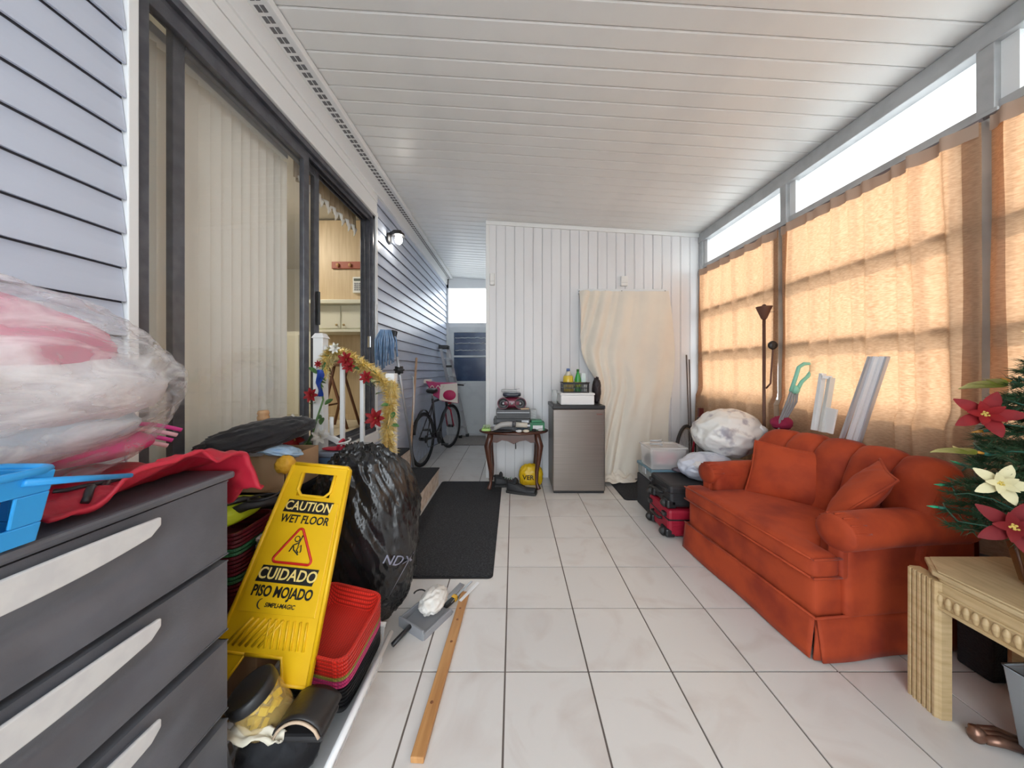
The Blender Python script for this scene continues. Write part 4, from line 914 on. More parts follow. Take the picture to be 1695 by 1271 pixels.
for i, (px, py, sz, m_, lb, dd) in enumerate((
    (585, 596, .050, PET_R, 'red poinsettia on the railing top, left one', .08), (590, 607, .042, PET_R, 'red poinsettia just under the railing top', .08), (617, 624, .042, PET_R, 'small red poinsettia near the newel top', .08),
    (634, 688, .062, PET_R, 'large red poinsettia on the gold tinsel newel', .10), (532, 652, .046, PET_R, 'red poinsettia halfway down the left railing post', .09), (514, 720, .068, PET_R, 'big red poinsettia below the white one beside the door', .13),
    (504, 748, .058, PET_R, 'dark red poinsettia lowest beside the yellow glove', .15), (513, 697, .066, PET_W, 'white poinsettia beside the sliding door frame', .12), (546, 717, .052, PET_W, 'white poinsettia on the railing foot', .09),
    (628, 757, .036, PET_R, 'small red poinsettia at the newel base, left', .10), (652, 762, .030, PET_R, 'small red poinsettia at the newel base, right', .10), (566, 578, .036, PET_W, 'cream poinsettia at the garland top', .07), (541, 603, .024, PET_R, 'tiny red poinsettia above the blue ribbon', .08))):
    flower('poinsettia', lb, rp(px, py)+Vector((0, -dd, 0)), fn_, sz, m_, 'poinsettias on the stair railing')
# ------------------------------------------------------------------ mop, broom handle, bicycle, ladder
mop = thing('mop', 'blue string mop standing upside down against the siding', 'mop', (-1.06, 3.42, 0))
a = Vector((-1.06, 3.40, .0)); b = at(655, 575, 2.74)
obj('pole', MB().cyl(a, b, .012), mat('grey_pole', (.42, .44, .48), .35, .5), mop, world=True)
obj('clamp', MB().blob(a+(b-a)*.86, (.045, .03, .04), lambda d: .15*math.cos(8*math.atan2(d.z, d.x)), 32, 14), BLK, mop, world=True)
mh = at(643, 552, 2.72)
obj('head', MB().box(mh+Vector((.035, 0, -.05)), (.05, .04, .16), Euler((0, .25, 0))), BLK, mop, world=True, bev=.01)
MOPB = mat('mop_blue', (.16, .28, .48), .95, col2=(.28, .40, .60), ns=20)
for i in range(34):
    u = i/33; x = mh.x-.095+.17*u; l_ = .29+.06*math.sin(i*2.1)-.10*u; yo = -.03*math.sin(i*1.7)
    obj('strand', MB().tube([(mh.x+.02*(u-.5), mh.y+yo*.3, mh.z+.02), (x*.5+mh.x*.5, mh.y+yo-.02, mh.z+.025), (x, mh.y+yo-.03, mh.z-.06), (x-.005+.01*math.sin(i), mh.y+yo-.02, mh.z-l_)], .0065, 5), MOPB, mop, world=True)
solo('broom_stick', MB().cyl((-1.15, 3.44, .0), (-1.175, 3.80, 1.35), .013, n=12), mat('raw_wood', (.62, .42, .28), .6, col2=(.54, .34, .22), ns=6, stretch=(8, 8, .7)), 'bare wooden broom stick leaning beside the bicycle', 'stick')
solo('hanging_string', MB().tube([(-1.09, 3.34, 1.14), (-1.06, 3.32, 1.13), (-1.055, 3.32, .9), (-1.06, 3.32, .62)], .004, 6), WHITE, 'thin white string hanging beside the mop', 'string')
TYR = mat('tyre', (.018, .018, .02), .75); SPK = mat('spoke', (.55, .55, .56), .3, 1); RIM_B = mat('rim_black', (.03, .03, .032), .35, .5)
def wheel(parent, c, R, yaw, tyre_name='tyre', rimm=None):
    M = Matrix.Translation(c) @ Matrix.Rotation(yaw, 4, 'Z')   # wheel plane = local y-z
    def ringp(r, n=48): return [M @ Vector((0, r*math.cos(2*PI*i/n), r*math.sin(2*PI*i/n))) for i in range(n)]
    w_ = obj(tyre_name, MB().tube(ringp(R-.016), .016, 8, closed=True), TYR, parent, world=True)
    obj('rim', MB().tube(ringp(R-.04), .010, 6, closed=True), rimm or RIM_B, parent, world=True)
    sp_ = MB()
    for i in range(28):
        a_ = 2*PI*i/28; h = .03*(1 if i % 2 else -1)
        sp_.tube([M @ Vector((h, .018*math.cos(a_+.5), .018*math.sin(a_+.5))), M @ Vector((0, (R-.045)*math.cos(a_), (R-.045)*math.sin(a_)))], .0013, 4)
    obj('spokes', sp_, SPK, parent, world=True)
    obj('hub', MB().cyl(M @ Vector((-.045, 0, 0)), M @ Vector((.045, 0, 0)), .02, n=14), RIM_B, parent, world=True)
rw, fw = Vector((-1.125, 3.90, .34)), Vector((-.975, 4.86, .34)); yaw = -math.atan2(fw.x-rw.x, fw.y-rw.y)
bike = thing('bicycle', 'black and red bicycle leaning against the siding', 'bicycle', ((rw.x+fw.x)/2, 4.38, 0))
wheel(bike, rw, .335, yaw, 'rear_tyre'); wheel(bike, fw, .335, yaw-.12, 'front_tyre')
def bl_(t, z, off=0): p = rw+(fw-rw)*t; sd = Vector((math.cos(yaw), math.sin(yaw), 0)); return Vector((p.x, p.y, z))+sd*off
BFR = mat('bike_black', (.025, .025, .03), .3, coat=.4); BRD = mat('bike_red', (.45, .02, .05), .3, coat=.4)
bb_ = bl_(.42, .28); stp = bl_(.30, .82); hd_ = bl_(.80, .80); hb_ = bl_(.84, .66)
obj('frame', MB().tube([bb_, stp], .016, 10).tube([bb_, hb_], .020, 10).tube([bl_(.31, .78), hd_], .016, 10).tube([hd_, hb_], .02, 10), BFR, bike, world=True)
for s in (-1, 1):
    obj('chain_stay', MB().tube([bb_, bl_(0, .34, .05*s)], .009, 8), BFR, bike, world=True); obj('seat_stay', MB().tube([bl_(.305, .76), bl_(0, .34, .05*s)], .008, 8), BFR, bike, world=True)
    obj('fork_blade', MB().tube([hb_, bl_(.88, .60, .045*s), bl_(1.0, .34, .05*s)], .013, 8), BRD, bike, world=True)
    obj('crank', MB().tube([bb_+Vector((.05*s, 0, 0)), bb_+Vector((.06*s, .10*s, -.12*s))], .010, 8), BLK, bike, world=True)
    obj('pedal', MB().box(bb_+Vector((.10*s, .10*s, -.12*s)), (.09, .07, .02)), BLK, bike, world=True, bev=.003)
obj('seat_post', MB().tube([stp, bl_(.285, .90)], .013, 8), SPK, bike, world=True)
obj('saddle', MB().blob(bl_(.285, .93), (.07, .135, .035), None, 24, 14, e=.85), mat('saddle_black', (.02, .02, .02), .45), bike, world=True)
obj('stem', MB().tube([hd_, bl_(.80, .95), bl_(.85, .98)], .014, 8), BFR, bike, world=True)
hb = [bl_(.85, .98, -.19)+Vector((0, -.08, 0)), bl_(.85, .985, -.12), bl_(.85, .98, 0), bl_(.85, .985, .15), bl_(.85, .98, .27)+Vector((0, -.08, 0))]
obj('handlebar', MB().tube(hb, .011, 8), BLK, bike, world=True)
obj('chainring', MB().lathe([(.085, -.003), (.085, .003)], 28, Matrix.Translation(bb_+Vector((.05, 0, 0))) @ Matrix.Rotation(yaw, 4, 'Z') @ Matrix.Rotation(PI/2, 4, 'Y')), BLK, bike, world=True)
obj('cassette', MB().lathe([(.05, -.01), (.03, .01)], 20, Matrix.Translation(rw+Vector((.045, 0, 0))) @ Matrix.Rotation(PI/2, 4, 'Y')), BLK, bike, world=True)
obj('chain', MB().tube([bb_+Vector((.05, 0, .085)), rw+Vector((.05, 0, .05)), rw+Vector((.05, 0, -.05)), rw+Vector((.05, .05, -.11)), bb_+Vector((.05, 0, -.085))], .004, 5, closed=True), BLK, bike, world=True)
obj('rear_mudguard', MB().grid(lambda u, v: rw+Vector((.03*(v-.5), 0, 0))+Vector((0, .365*math.cos(.5+u*2.3), .365*math.sin(.5+u*2.3))), 18, 3), BLK, bike, world=True, solid=.003)
obj('brake', MB().box(bl_(.97, .70), (.05, .06, .04)), mat('brake_red', (.40, .03, .03), .4), bike, world=True, bev=.006)
bk = thing('handlebar_bag', 'pink and white bag with red circle hung on the bicycle handlebar', 'bag', (-.83, 4.35, .72))
bd = 4.30
def bp_(px, py, D=bd): return at(px, py, D)
pink_body = [bp_(704, 630), bp_(722, 633), bp_(757, 634), bp_(759, 668), bp_(732, 664), bp_(716, 654)]
m = MB(); n = len(pink_body); bk_v = pink_body+[p+Vector((-.03, .16, .0)) for p in pink_body]
m.add(bk_v, [tuple(range(n)), tuple(range(2*n-1, n-1, -1))]+[(i, n+i, n+(i+1) % n, (i+1) % n) for i in range(n)]); obj('body', m, mat('pink_nylon', (.52, .05, .17), .5), bk, world=True, bev=.012)
pnl = [bp_(729, 636, bd-.006), bp_(757, 634, bd-.006), bp_(758, 667, bd-.006), bp_(727, 662, bd-.006)]
obj('white_panel', MB().add(pnl+[p+Vector((0, .006, 0)) for p in pnl], [(0, 1, 2, 3), (7, 6, 5, 4), (0, 4, 5, 1), (1, 5, 6, 2), (2, 6, 7, 3), (3, 7, 4, 0)]), mat('cream_nylon', (.74, .66, .58), .6), bk, world=True)
cc = bp_(744, 654, bd-.010)
obj('red_disc', MB().lathe([(.088, 0), (.085, .004)], 28, Matrix.Translation(cc) @ Matrix.Rotation(PI/2, 4, 'X'), 1, .8), mat('disc_red', (.50, .02, .10), .5), bk, world=True)
obj('curl_print', MB().tube([bp_(708+28*i/20, 641+3*math.sin(i*.9), bd-.006) for i in range(21)], .006, 5), MT['cream_nylon'], bk, world=True)
obj('pocket', MB().box(bp_(708, 631, bd+.04), (.10, .06, .06)), MT['cream_nylon'], bk, world=True, bev=.012)
lad = thing('step_ladder', 'folded aluminium step ladder leaning behind the bicycle', 'ladder', (-1.0, 5.35, 0))
ALU = mat('ladder_aluminium', (.68, .69, .70), .3, .8)
l0, l1 = Vector((-.93, 5.50, .011)), Vector((-1.19, 5.10, 1.58))
for s in (0, .13):
    obj('rail', MB().box((l0+l1)/2+Vector((s*.8, s, 0)), (.045, .025, (l1-l0).length), Euler((math.atan2(.40, 1.58), -math.atan2(.26, 1.58), 0))), ALU, lad, world=True, bev=.003)
    obj('foot', MB().box(l0+Vector((s*.8, s, .025)), (.06, .05, .05)), BLK, lad, world=True, bev=.005)
for k in range(5):
    p = l0+(l1-l0)*(.12+.19*k); obj('rung', MB().box(p+Vector((.052, .065, 0)), (.13, .13, .02), Euler((0, 0, .88))), ALU, lad, world=True, bev=.003)
obj('top_cap', MB().box(l1+Vector((.05, .06, .0)), (.15, .17, .06)), BLK, lad, world=True, bev=.01)
obj('brace', MB().box(l0+(l1-l0)*.80+Vector((.04, .03, 0)), (.14, .06, .035)), BLK, lad, world=True, bev=.005)
# ------------------------------------------------------------------ mini fridge and what stands on it
FX0, FX1, FD0, FD1, FZ = .384, .894, 3.04, 3.46, .858
fr_ = thing('mini_fridge', 'stainless steel mini fridge between the table and drop cloth', 'fridge', ((FX0+FX1)/2, (FD0+FD1)/2, 0))
STL = mat('stainless', (.33, .295, .27), .30, .85, col2=(.29, .26, .24), ns=5, stretch=(.3, 1, 30), bump=.02, bs=40, bstretch=(1, 1, 30))
GRF = mat('fridge_grey', (.26, .26, .265), .45)
obj('cabinet', MB().b2((FX0+.004, FD0+.05, .02), (FX1-.004, FD1, FZ-.03)), GRF, fr_, world=True, bev=.006)
obj('door', MB().b2((FX0, FD0, .025), (FX1, FD0+.045, FZ-.038)), STL, fr_, world=True, bev=.010)
obj('top', MB().b2((FX0-.002, FD0, FZ-.036), (FX1+.002, FD1, FZ)), BLK, fr_, world=True, bev=.006)
obj('toe_strip', MB().b2((FX0+.01, FD0+.01, .004), (FX1-.01, FD0+.06, .024)), BLK, fr_, world=True)
for a in (FX0+.04, FX1-.04):
    for b in (FD0+.06, FD1-.05): obj('foot', MB().cyl((a, b, 0), (a, b, .025), .014, n=10), BLK, fr_, world=True)
obj('badge', MB().tube([(FX1-.085+.003*i, FD0-.001, FZ-.085+.006*math.sin(i*1.4)) for i in range(20)], .0018, 5), mat('badge_red', (.35, .06, .05), .4), fr_, world=True)
fb = thing('foam_box', 'white foam box on top of the mini fridge', 'box', (.632, 3.17, FZ+.001))
obj('tub', MB().b2((-.165, -.10, 0), (.165, .12, .095)), mat('foam_white', (.84, .84, .83), .7), fb, bev=.01); obj('lid', MB().b2((-.17, -.105, .095), (.17, .125, .118)), MT['foam_white'], fb, bev=.008)
kb = thing('black_basket', 'black slotted basket of bottles on the white foam box', 'basket', (.62, 3.17, FZ+.119))
m = MB(); 
def slat_wall(m, ax, fx, lo, hi, h):
    n = int((hi-lo)/.016)
    for i in range(n+1):
        t = lo+(hi-lo)*i/n
        a = (fx-.002, t-.003, .0) if ax == 'x' else (t-.003, fx-.002, .0); b = (fx+.002, t+.003, h) if ax == 'x' else (t+.003, fx+.002, h); m.b2(a, b)
    for z0, z1 in ((0, .012), (.045, .052), (h-.018, h)):
        a = (fx-.0022, lo, z0) if ax == 'x' else (lo, fx-.0022, z0); b = (fx+.0022, hi, z1) if ax == 'x' else (hi, fx+.0022, z1); m.b2(a, b)
for fx in (-.125, .125): slat_wall(m, 'x', fx, -.085, .085, .10)
for fx in (-.085, .085): slat_wall(m, 'y', fx, -.125, .125, .10)
m.b2((-.125, -.085, 0), (.125, .085, .005)); obj('slatted_tub', m, BLK, kb)
obj('rim', MB().tube([(-.13, -.09, .10), (.13, -.09, .10), (.13, .09, .10), (-.13, .09, .10)], .006, 6, closed=True), BLK, kb)
z = FZ+.126
oj = thing('oil_jug', 'yellow cooking oil bottle with blue cap in the black basket', 'bottle', (.558, 3.18, z))
obj('body', MB().lathe([(.05, 0), (.056, .01), (.054, .10), (.05, .15), (.022, .19), (.018, .205)], 20), mat('oil', (.72, .52, .05), .12), oj)
obj('shoulder', MB().lathe([(.0505, .148), (.024, .19), (.019, .206)], 20), mat('clear_plastic', (.8, .84, .85), .15, alpha=.5), oj)
obj('cap', MB().lathe([(.019, .203), (.019, .232), (.015, .235)], 16), mat('blue_cap', (.10, .16, .35), .4), oj)
obj('wrap_label', MB().lathe([(.0565, .03), (.0562, .09)], 20), mat('oil_label', (.55, .40, .04), .5, col2=(.75, .68, .3), ns=40), oj)
gbt = thing('green_bottle', 'green soda bottle in the black basket', 'bottle', (.650, 3.15, z))
obj('body', MB().lathe([(.03, 0), (.034, .01), (.033, .08), (.034, .12), (.014, .19), (.012, .205)], 18), mat('green_glass', (.03, .30, .05), .12), gbt)
obj('cap', MB().lathe([(.014, .203), (.014, .225), (.012, .227)], 14), mat('green_cap', (.02, .16, .03), .4), gbt); obj('wrap_label', MB().lathe([(.0345, .05), (.0345, .10)], 18), mat('lime_label', (.55, .62, .05), .5, col2=(.1, .3, .05), ns=50), gbt)
solo('tissue_box', MB().b2((.690, 3.168, z), (.735, 3.245, z+.185)), mat('pale_teal', (.62, .76, .76), .6, col2=(.80, .84, .82), ns=12), 'pale teal and white carton in the black basket', 'carton', bev=.003)
wj = thing('white_cup', 'white plastic cup at the basket front', 'cup', (.716, 3.128, z)); obj('cup', MB().lathe([(.022, 0), (.028, .09), (.030, .095), (.026, .092), (.02, .005)], 16), mat('cup_white', (.80, .80, .76), .4), wj); obj('wrap_label', MB().lathe([(.0245, .03), (.0268, .065)], 16), mat('cup_print', (.60, .62, .60), .5), wj)
solo('black_pouch', MB().blob((.852, 3.20, FZ+.140), (.034, .05, .105), lambda d: .30*ridge(d, 2.6, 6)+.10*ridge(d, 6, 2), 40, 30), mat('pouch_black', (.03, .022, .025), .6), 'dark crumpled pouch beside the foam box', 'pouch')
solo('glass_tumbler', MB().lathe([(.026, 0), (.030, .14), (.028, .138), (.024, .006)], 18, Matrix.Translation((.424, 3.20, FZ+.001))), mat('tumbler_glass', (.85, .88, .88), .08, alpha=.3), 'clear glass tumbler at the left fridge edge', 'glass')
# ------------------------------------------------------------------ oval side table with electronics
TZ = .582; tc_ = Vector((.005, 3.275, 0))
tab = thing('side_table', 'dark wooden oval side table with curved cabriole legs', 'table', tc_)
MAH = mat('mahogany', (.10, .035, .020), .28, col2=(.06, .02, .012), ns=5, stretch=(2, 12, 2), coat=.2)
obj('tabletop', MB().lathe([(.97*.36, TZ-.022), (.36, TZ-.014), (.36, TZ-.006), (.355, TZ)], 56, None, 1, .205/.36), MAH, tab)
apr = [(-.235, .56), (.235, .56), (.235, .475), (.17, .47), (.12, .495), (.06, .485), (0, .455), (-.06, .485), (-.12, .495), (-.17, .47), (-.235, .475)]
obj('apron', MB().prism(apr, -.125, -.108), MAH, tab); obj('apron', MB().prism(apr, .125, .142), MAH, tab)
for s in (-1, 1):
    obj('apron', MB().b2((.225*s-.008, -.12, .48), (.225*s+.008, .14, .56)), MAH, tab)
    for q, yy in ((-1, -.115), (1, .135)):
        p = [(.232*s, yy, .56), (.245*s, yy+.008*q, .50), (.262*s, yy+.018*q, .44), (.250*s, yy+.012*q, .32), (.232*s, yy, .18), (.232*s, yy, .07), (.245*s, yy+.012*q, .02), (.25*s, yy+.016*q, .004)]
        obj('leg', MB().tube(p, [.030, .034, .036, .028, .020, .015, .022, .026], 12), MAH, tab)
obj('pull_knob', MB().tube([(.02, -.126, .47), (.02, -.132, .41)], .005, 6), BLK, tab)
def unit(name, label, cat, c, d_, body_m, face=None, rz=0):
    t = thing(name, label, cat, c, rz); obj('case', MB().b2((-d_[0]/2, -d_[1]/2, 0), (d_[0]/2, d_[1]/2, d_[2])), body_m, t, bev=.004); return t
ex_, ey_ = -.015, 3.27; z = TZ+.001
DKP = mat('av_black', (.025, .026, .03), .35); GRP = mat('av_grey', (.08, .082, .09), .4); SLV = mat('av_silver', (.52, .54, .57), .3, .3)
t = unit('dvd_player', 'black disc player with silver strip, lowest on the side table', 'disc player', (ex_, ey_, z), (.37, .22, .075), DKP)
obj('trim_strip', MB().b2((-.185, -.1125, .050), (.185, -.108, .068)), SLV, t); obj('tray', MB().b2((-.17, -.1125, .012), (.02, -.108, .038)), GRP, t); obj('display', MB().b2((.05, -.1125, .014), (.16, -.108, .034)), mat('disp', (.03, .05, .07), .15), t)
for a in (.05, .09, .13): obj('button', MB().b2((a, -.1135, .055), (a+.02, -.110, .062)), MT['slot_dark'], t)
z += .076
t = unit('video_recorder', 'thin black video recorder with label, second in the stack', 'recorder', (ex_, ey_, z), (.37, .21, .052), DKP); obj('label', MB().b2((.10, -.1075, .012), (.17, -.104, .034)), SLV, t); obj('tape_slot', MB().b2((-.15, -.1075, .016), (.04, -.104, .036)), GRP, t); z += .053
t = unit('tape_deck', 'dark grey rounded tape deck under the boombox', 'tape deck', (ex_+.015, ey_, z), (.345, .21, .088), GRP); obj('front_panel', MB().b2((-.16, -.1085, .012), (.16, -.104, .05)), DKP, t, bev=.004); obj('top_line', MB().b2((-.165, -.1085, .058), (.165, -.104, .062)), SLV, t); z += .089
bxm_ = thing('boombox', 'dark red boombox with two round speakers on the stack', 'boombox', (ex_, ey_-.0, z+.006)); MRN = mat('maroon_shell', (.16, .015, .04), .3, coat=.3)
obj('shell', MB().blob((0, 0, .058), (.145, .085, .056), None, 40, 24, e=.7), MRN, bxm_)
for s in (-1, 1):
    sp_ = obj('speaker', MB().lathe([(.055, 0), (.058, .008), (.050, .012), (.045, .004), (.012, .0), (.012, .006), (0.001, .008)], 28, Matrix.Translation((.087*s, -.078, .056)) @ Matrix.Rotation(PI/2, 4, 'X')), DKP, bxm_)
    obj('ring', MB().tube([(.087*s+.056*math.cos(2*PI*i/28), -.088, .056+.056*math.sin(2*PI*i/28)) for i in range(28)], .004, 6, closed=True), MRN, bxm_)
    obj('dust_cap', MB().blob((.087*s, -.090, .056), (.011, .006, .011), nu=12, nv=8), SLV, sp_)
obj('dial', MB().lathe([(.012, 0), (.010, .006)], 16, Matrix.Translation((0, -.088, .055)) @ Matrix.Rotation(PI/2, 4, 'X')), SLV, bxm_)
z += .123
rd = thing('clock_radio', 'small dark blue clock radio crowning the boombox', 'radio', (ex_+.0, ey_, z)); obj('case', MB().blob((0, 0, .026), (.095, .07, .026), None, 32, 18, e=.55), mat('navy_shell', (.035, .045, .07), .3), rd); obj('display', MB().b2((-.02, -.073, .018), (.07, -.066, .036)), DKP, rd, bev=.003); obj('silver_band', MB().tube([(-.09, -.045, .045), (0, -.066, .05), (.09, -.045, .045)], .005, 6), SLV, rd)
tp = thing('cassette_player', 'flat grey portable player lying on the clock radio', 'player', (ex_-.01, ey_, z+.053)); obj('case', MB().b2((-.10, -.05, 0), (.06, .05, .022)), mat('player_grey', (.42, .44, .46), .4), tp, bev=.006); obj('antenna', MB().tube([(.04, -.03, .022), (.085, -.04, .036)], .004, 6), SLV, tp)
solo('tan_wallet', MB().box((.115, 3.152, .812), (.09, .034, .014), Euler((0, -.02, .05))), mat('tan_leather', (.55, .40, .26), .6), 'tan wallet wedged beside the red boombox', 'wallet', bev=.005)
hs = thing('vacuum_hose', 'grey curved vacuum tool lying at the table front', 'vacuum tool', (-.02, 3.11, TZ+.002))
obj('nozzle', MB().tube([(-.175, 0, .015), (-.15, .0, .05), (-.10, 0, .075), (-.03, 0, .082), (.02, 0, .08)], [.016, .022, .026, .026, .026], 14), mat('hose_grey', (.42, .41, .40), .4), hs); obj('collar', MB().tube([(.01, 0, .08), (.045, 0, .078)], .031, 14), GRP, hs); obj('pipe', MB().tube([(.04, 0, .078), (.16, 0, .07)], [.026, .024], 14), mat('pipe_beige', (.62, .58, .50), .45), hs)
for k, (a, b, c_, sx, lb, cl2) in enumerate(((-.10, 3.10, 0, .09, 'black cable coil under the vacuum tool', BLK), (.055, 3.095, 0, .026, 'white plug lying at the table front', WP), (.125, 3.10, 0, .028, 'cream folded paper near the table edge', MT['paper_cream']), (.21, 3.145, 0, .022, 'small dark charger at the right table end', BLK), (.275, 3.165, 0, .022, 'white card at the far right table edge', WP))):
    solo('cable_coil' if k == 0 else 'table_trinket', MB().blob((a, b, TZ+.017), (sx, .022, .011), lambda d: .3*ridge(d, 3, k), 24, 12), cl2, lb, 'trinket')
gt = thing('green_box', 'green and white boxed gadget at the right of the table', 'box', (.245, 3.25, TZ+.001)); obj('carton', MB().b2((-.075, -.06, 0), (.075, .06, .085)), mat('green_card', (.03, .20, .09), .5), gt, bev=.003); obj('lid', MB().b2((-.06, -.05, .085), (.05, .05, .105)), mat('green_card2', (.05, .28, .13), .4), gt, bev=.004); obj('front_print', MB().b2((-.045, -.0625, .015), (.055, -.059, .055)), WP, gt)
solo('grey_carton', MB().b2((.18, 3.31, TZ+.001), (.245, 3.38, TZ+.20)), mat('grey_card', (.45, .46, .47), .6, col2=(.60, .60, .60), ns=30, stretch=(1, 1, 3)), 'stack of small grey boxes behind the green one', 'boxes', bev=.002)
gs = thing('green_scrubber', 'lime green slotted scrubber at the left table end', 'scrubber', (-.275, 3.19, TZ+.002)); obj('base', MB().blob((0, 0, .012), (.05, .04, .014), None, 20, 10, e=.6), mat('scrub_lime', (.45, .68, .22), .5), gs)
for i in range(5): obj('tooth', MB().box((-.03+i*.015, -.01, .035), (.006, .05, .04), Euler((.3, .3, 0))), MT['scrub_lime'], gs)
# shoes and yellow bag under the table
def sneaker(label, loc, rz, L=.28, accent=None):
    t = thing('sneaker', label, 'shoe', loc, rz, 'black shoes under the side table')
    SB = mat('shoe_black', (.022, .023, .026), .6, bump=.2, bs=90)
    def up_(u, v):
        y = -L/2+u*L; a = PI*v; w_ = .045*(1-.25*abs(2*u-1.1)**2.5); h = .045+.06*max(0, 1-u*1.55)**.8
        if u < .02: w_ *= .6
        if u > .97: w_ *= .55; h *= .7
        return Vector((-w_*math.cos(a), y, .018+h*math.sin(a)**.8))
    obj('upper', MB().grid(up_, 28, 16), SB, t, solid=.004)
    sole = [(.050*(1-.25*abs(2*u-1.1)**2.5)*s, -L/2-.004+u*(L+.010)) for s, us in ((1, [i/14 for i in range(15)]), (-1, [1-i/14 for i in range(15)])) for u in us]
    obj('sole', MB().prism(sole, 0, .024, axis='z'), mat('sole_black', (.03, .03, .03), .7), t, bev=.004)
    for i in range(5): obj('lace', MB().tube([(-.022, -.02+i*.022, .083-.008*i), (0, -.014+i*.022, .092-.008*i), (.022, -.02+i*.022, .083-.008*i)], .0035, 5), accent or BLK, t)
    obj('tongue', MB().blob((0, -.06, .115), (.025, .02, .035), None, 14, 10), SB, t)
    obj('collar', MB().tube([(-.035, -.05, .10), (-.03, -.115, .105), (0, -.135, .108), (.03, -.115, .105), (.035, -.05, .10)], .008, 6), SB, t)
    return t
sneaker('black lace-up sneaker in front of the table legs', (.08, 3.055, 0), math.radians(-105), .29)
s2 = sneaker('black shoe with pale green trim behind the front sneaker', (-.07, 3.255, 0), math.radians(-78), .25, mat('pale_green', (.55, .70, .58), .6))
obj('green_trim', MB().tube([(-.05, .06, .03), (-.035, .05, .065), (0, .045, .085), (.035, .05, .065), (.05, .06, .03)], .006, 6), MT['pale_green'], s2)
yb = thing('yellow_bag', 'crumpled yellow shopping bag with black letters beside the fridge', 'bag', (.19, 3.32, 0))
ybm = MB().blob((.185, 3.305, .085), (.115, .055, .115), lambda d: .10*ridge(d, 2.6, 4)+.05*ridge(d, 6, 2), 64, 40, e=.8, flat=.004)
obj('sack', ybm, mat('yellow_film', (.80, .50, .01), .35, bump=.3, bs=25), yb, world=True)
bv2 = BVHTree.FromPolygons(ybm.v, ybm.f); tx = text('VER', .085, .02, 0)
for v in tx.vertices:
    px = Vector((.155+v.co.x*.8, 2.9, .085+v.co.y*.8)); h = bv2.ray_cast(px, Vector((0, 1, 0))); v.co = (h[0]-Vector((0, .004, 0))) if h[0] else Vector((.1, 3.28, .08))
obj('print', tx, INK, yb, world=True)
# ------------------------------------------------------------------ corner: poles, second bicycle wheel
for k, (a, lb) in enumerate(((1.905, 'tall thin dark pole leaning in the corner, left one'), (1.935, 'tall thin dark pole leaning in the corner, right one'))):
    solo('corner_pole', MB().cyl((a, 3.36+.02*k, 0), (a+.01, 3.46, 1.37-.05*k), .008, n=8), mat('pole_brown', (.16, .13, .12), .5), lb, 'pole')
wb2 = thing('bicycle', 'second bicycle showing its silver-rimmed wheel behind the suitcases', 'bicycle', (1.745, 3.17, 0))
wheel(wb2, Vector((1.745, 3.17, .325)), .325, math.radians(135), 'tyre', mat('rim_silver', (.62, .62, .62), .3, .8))
obj('fork', MB().tube([(1.79, 3.13, .325), (1.84, 3.16, .60), (1.90, 3.20, .74)], .010, 8), BRD, wb2, world=True)
obj('reflector', MB().box((1.91, 3.19, .77), (.05, .03, .09)), mat('reflector', (.12, .02, .02), .4), wb2, world=True, bev=.006); obj('caliper', MB().blob((1.90, 3.17, .70), (.03, .03, .03), lambda d: .3*ridge(d, 2, 1), 14, 10), BLK, wb2, world=True)
# ------------------------------------------------------------------ suitcases, case, clear bin
def suitcase(name, label, x0, x1, y0, y1, z0, z1, m_):
    t = thing(name, label, 'suitcase', ((x0+x1)/2, (y0+y1)/2, z0))
    zb = z0+.012
    obj('shell', MB().b2((x0, y0, zb), (x1, y1, z1)), m_, t, world=True, bev=.022)
    obj('zip', MB().b2((x0-.004, y0-.004, (zb+z1)/2+.02), (x1+.004, y1+.004, (zb+z1)/2+.03)), BLK, t, world=True, bev=.003)
    obj('carry_handle', MB().tube([(x0-.002, (y0+y1)/2-.07, (zb+z1)/2), (x0-.026, (y0+y1)/2-.06, (zb+z1)/2), (x0-.026, (y0+y1)/2+.06, (zb+z1)/2), (x0-.002, (y0+y1)/2+.07, (zb+z1)/2)], .010, 8), BLK, t, world=True)
    for yy in (y0+.05, y1-.05):
        obj('foot', MB().b2((x0-.022, yy-.022, z1-.055), (x0+.004, yy+.022, z1-.028)), BLK, t, world=True, bev=.005)
        hw = obj('wheel_housing', MB().b2((x0-.016, yy-.05, zb-.006), (x0+.05, yy+.05, zb+.055)), BLK, t, world=True, bev=.012)
        obj('wheel', MB().cyl((x0-.014, yy-.014, zb+.020), (x0-.014, yy+.014, zb+.020), .028, n=16), mat('wheel_black', (.03, .03, .03), .5), hw, world=True)
    for k in range(3): obj('stitch_line', MB().b2((x0+.03, y0-.003, zb+.05+.022*k), (x1-.05, y0+.001, zb+.054+.022*k)), m_, t, world=True)
    return t
suitcase('suitcase', 'red soft suitcase lying flat at the bottom of the stack', 1.105, 1.70, 2.225, 2.553, 0, .205, mat('suitcase_red', (.36, .008, .03), .5, bump=.15, bs=200))
suitcase('suitcase', 'black soft suitcase lying on the red one', 1.115, 1.70, 2.228, 2.553, .206, .375, mat('suitcase_black', (.022, .022, .025), .55, bump=.2, bs=200))
hb2 = solo('storage_box', MB().b2((1.13, 2.60, 0), (1.72, 2.86, .275)), mat('dark_fabric', (.035, .035, .04), .8), 'dark box behind the stacked suitcases', 'box', bev=.01)
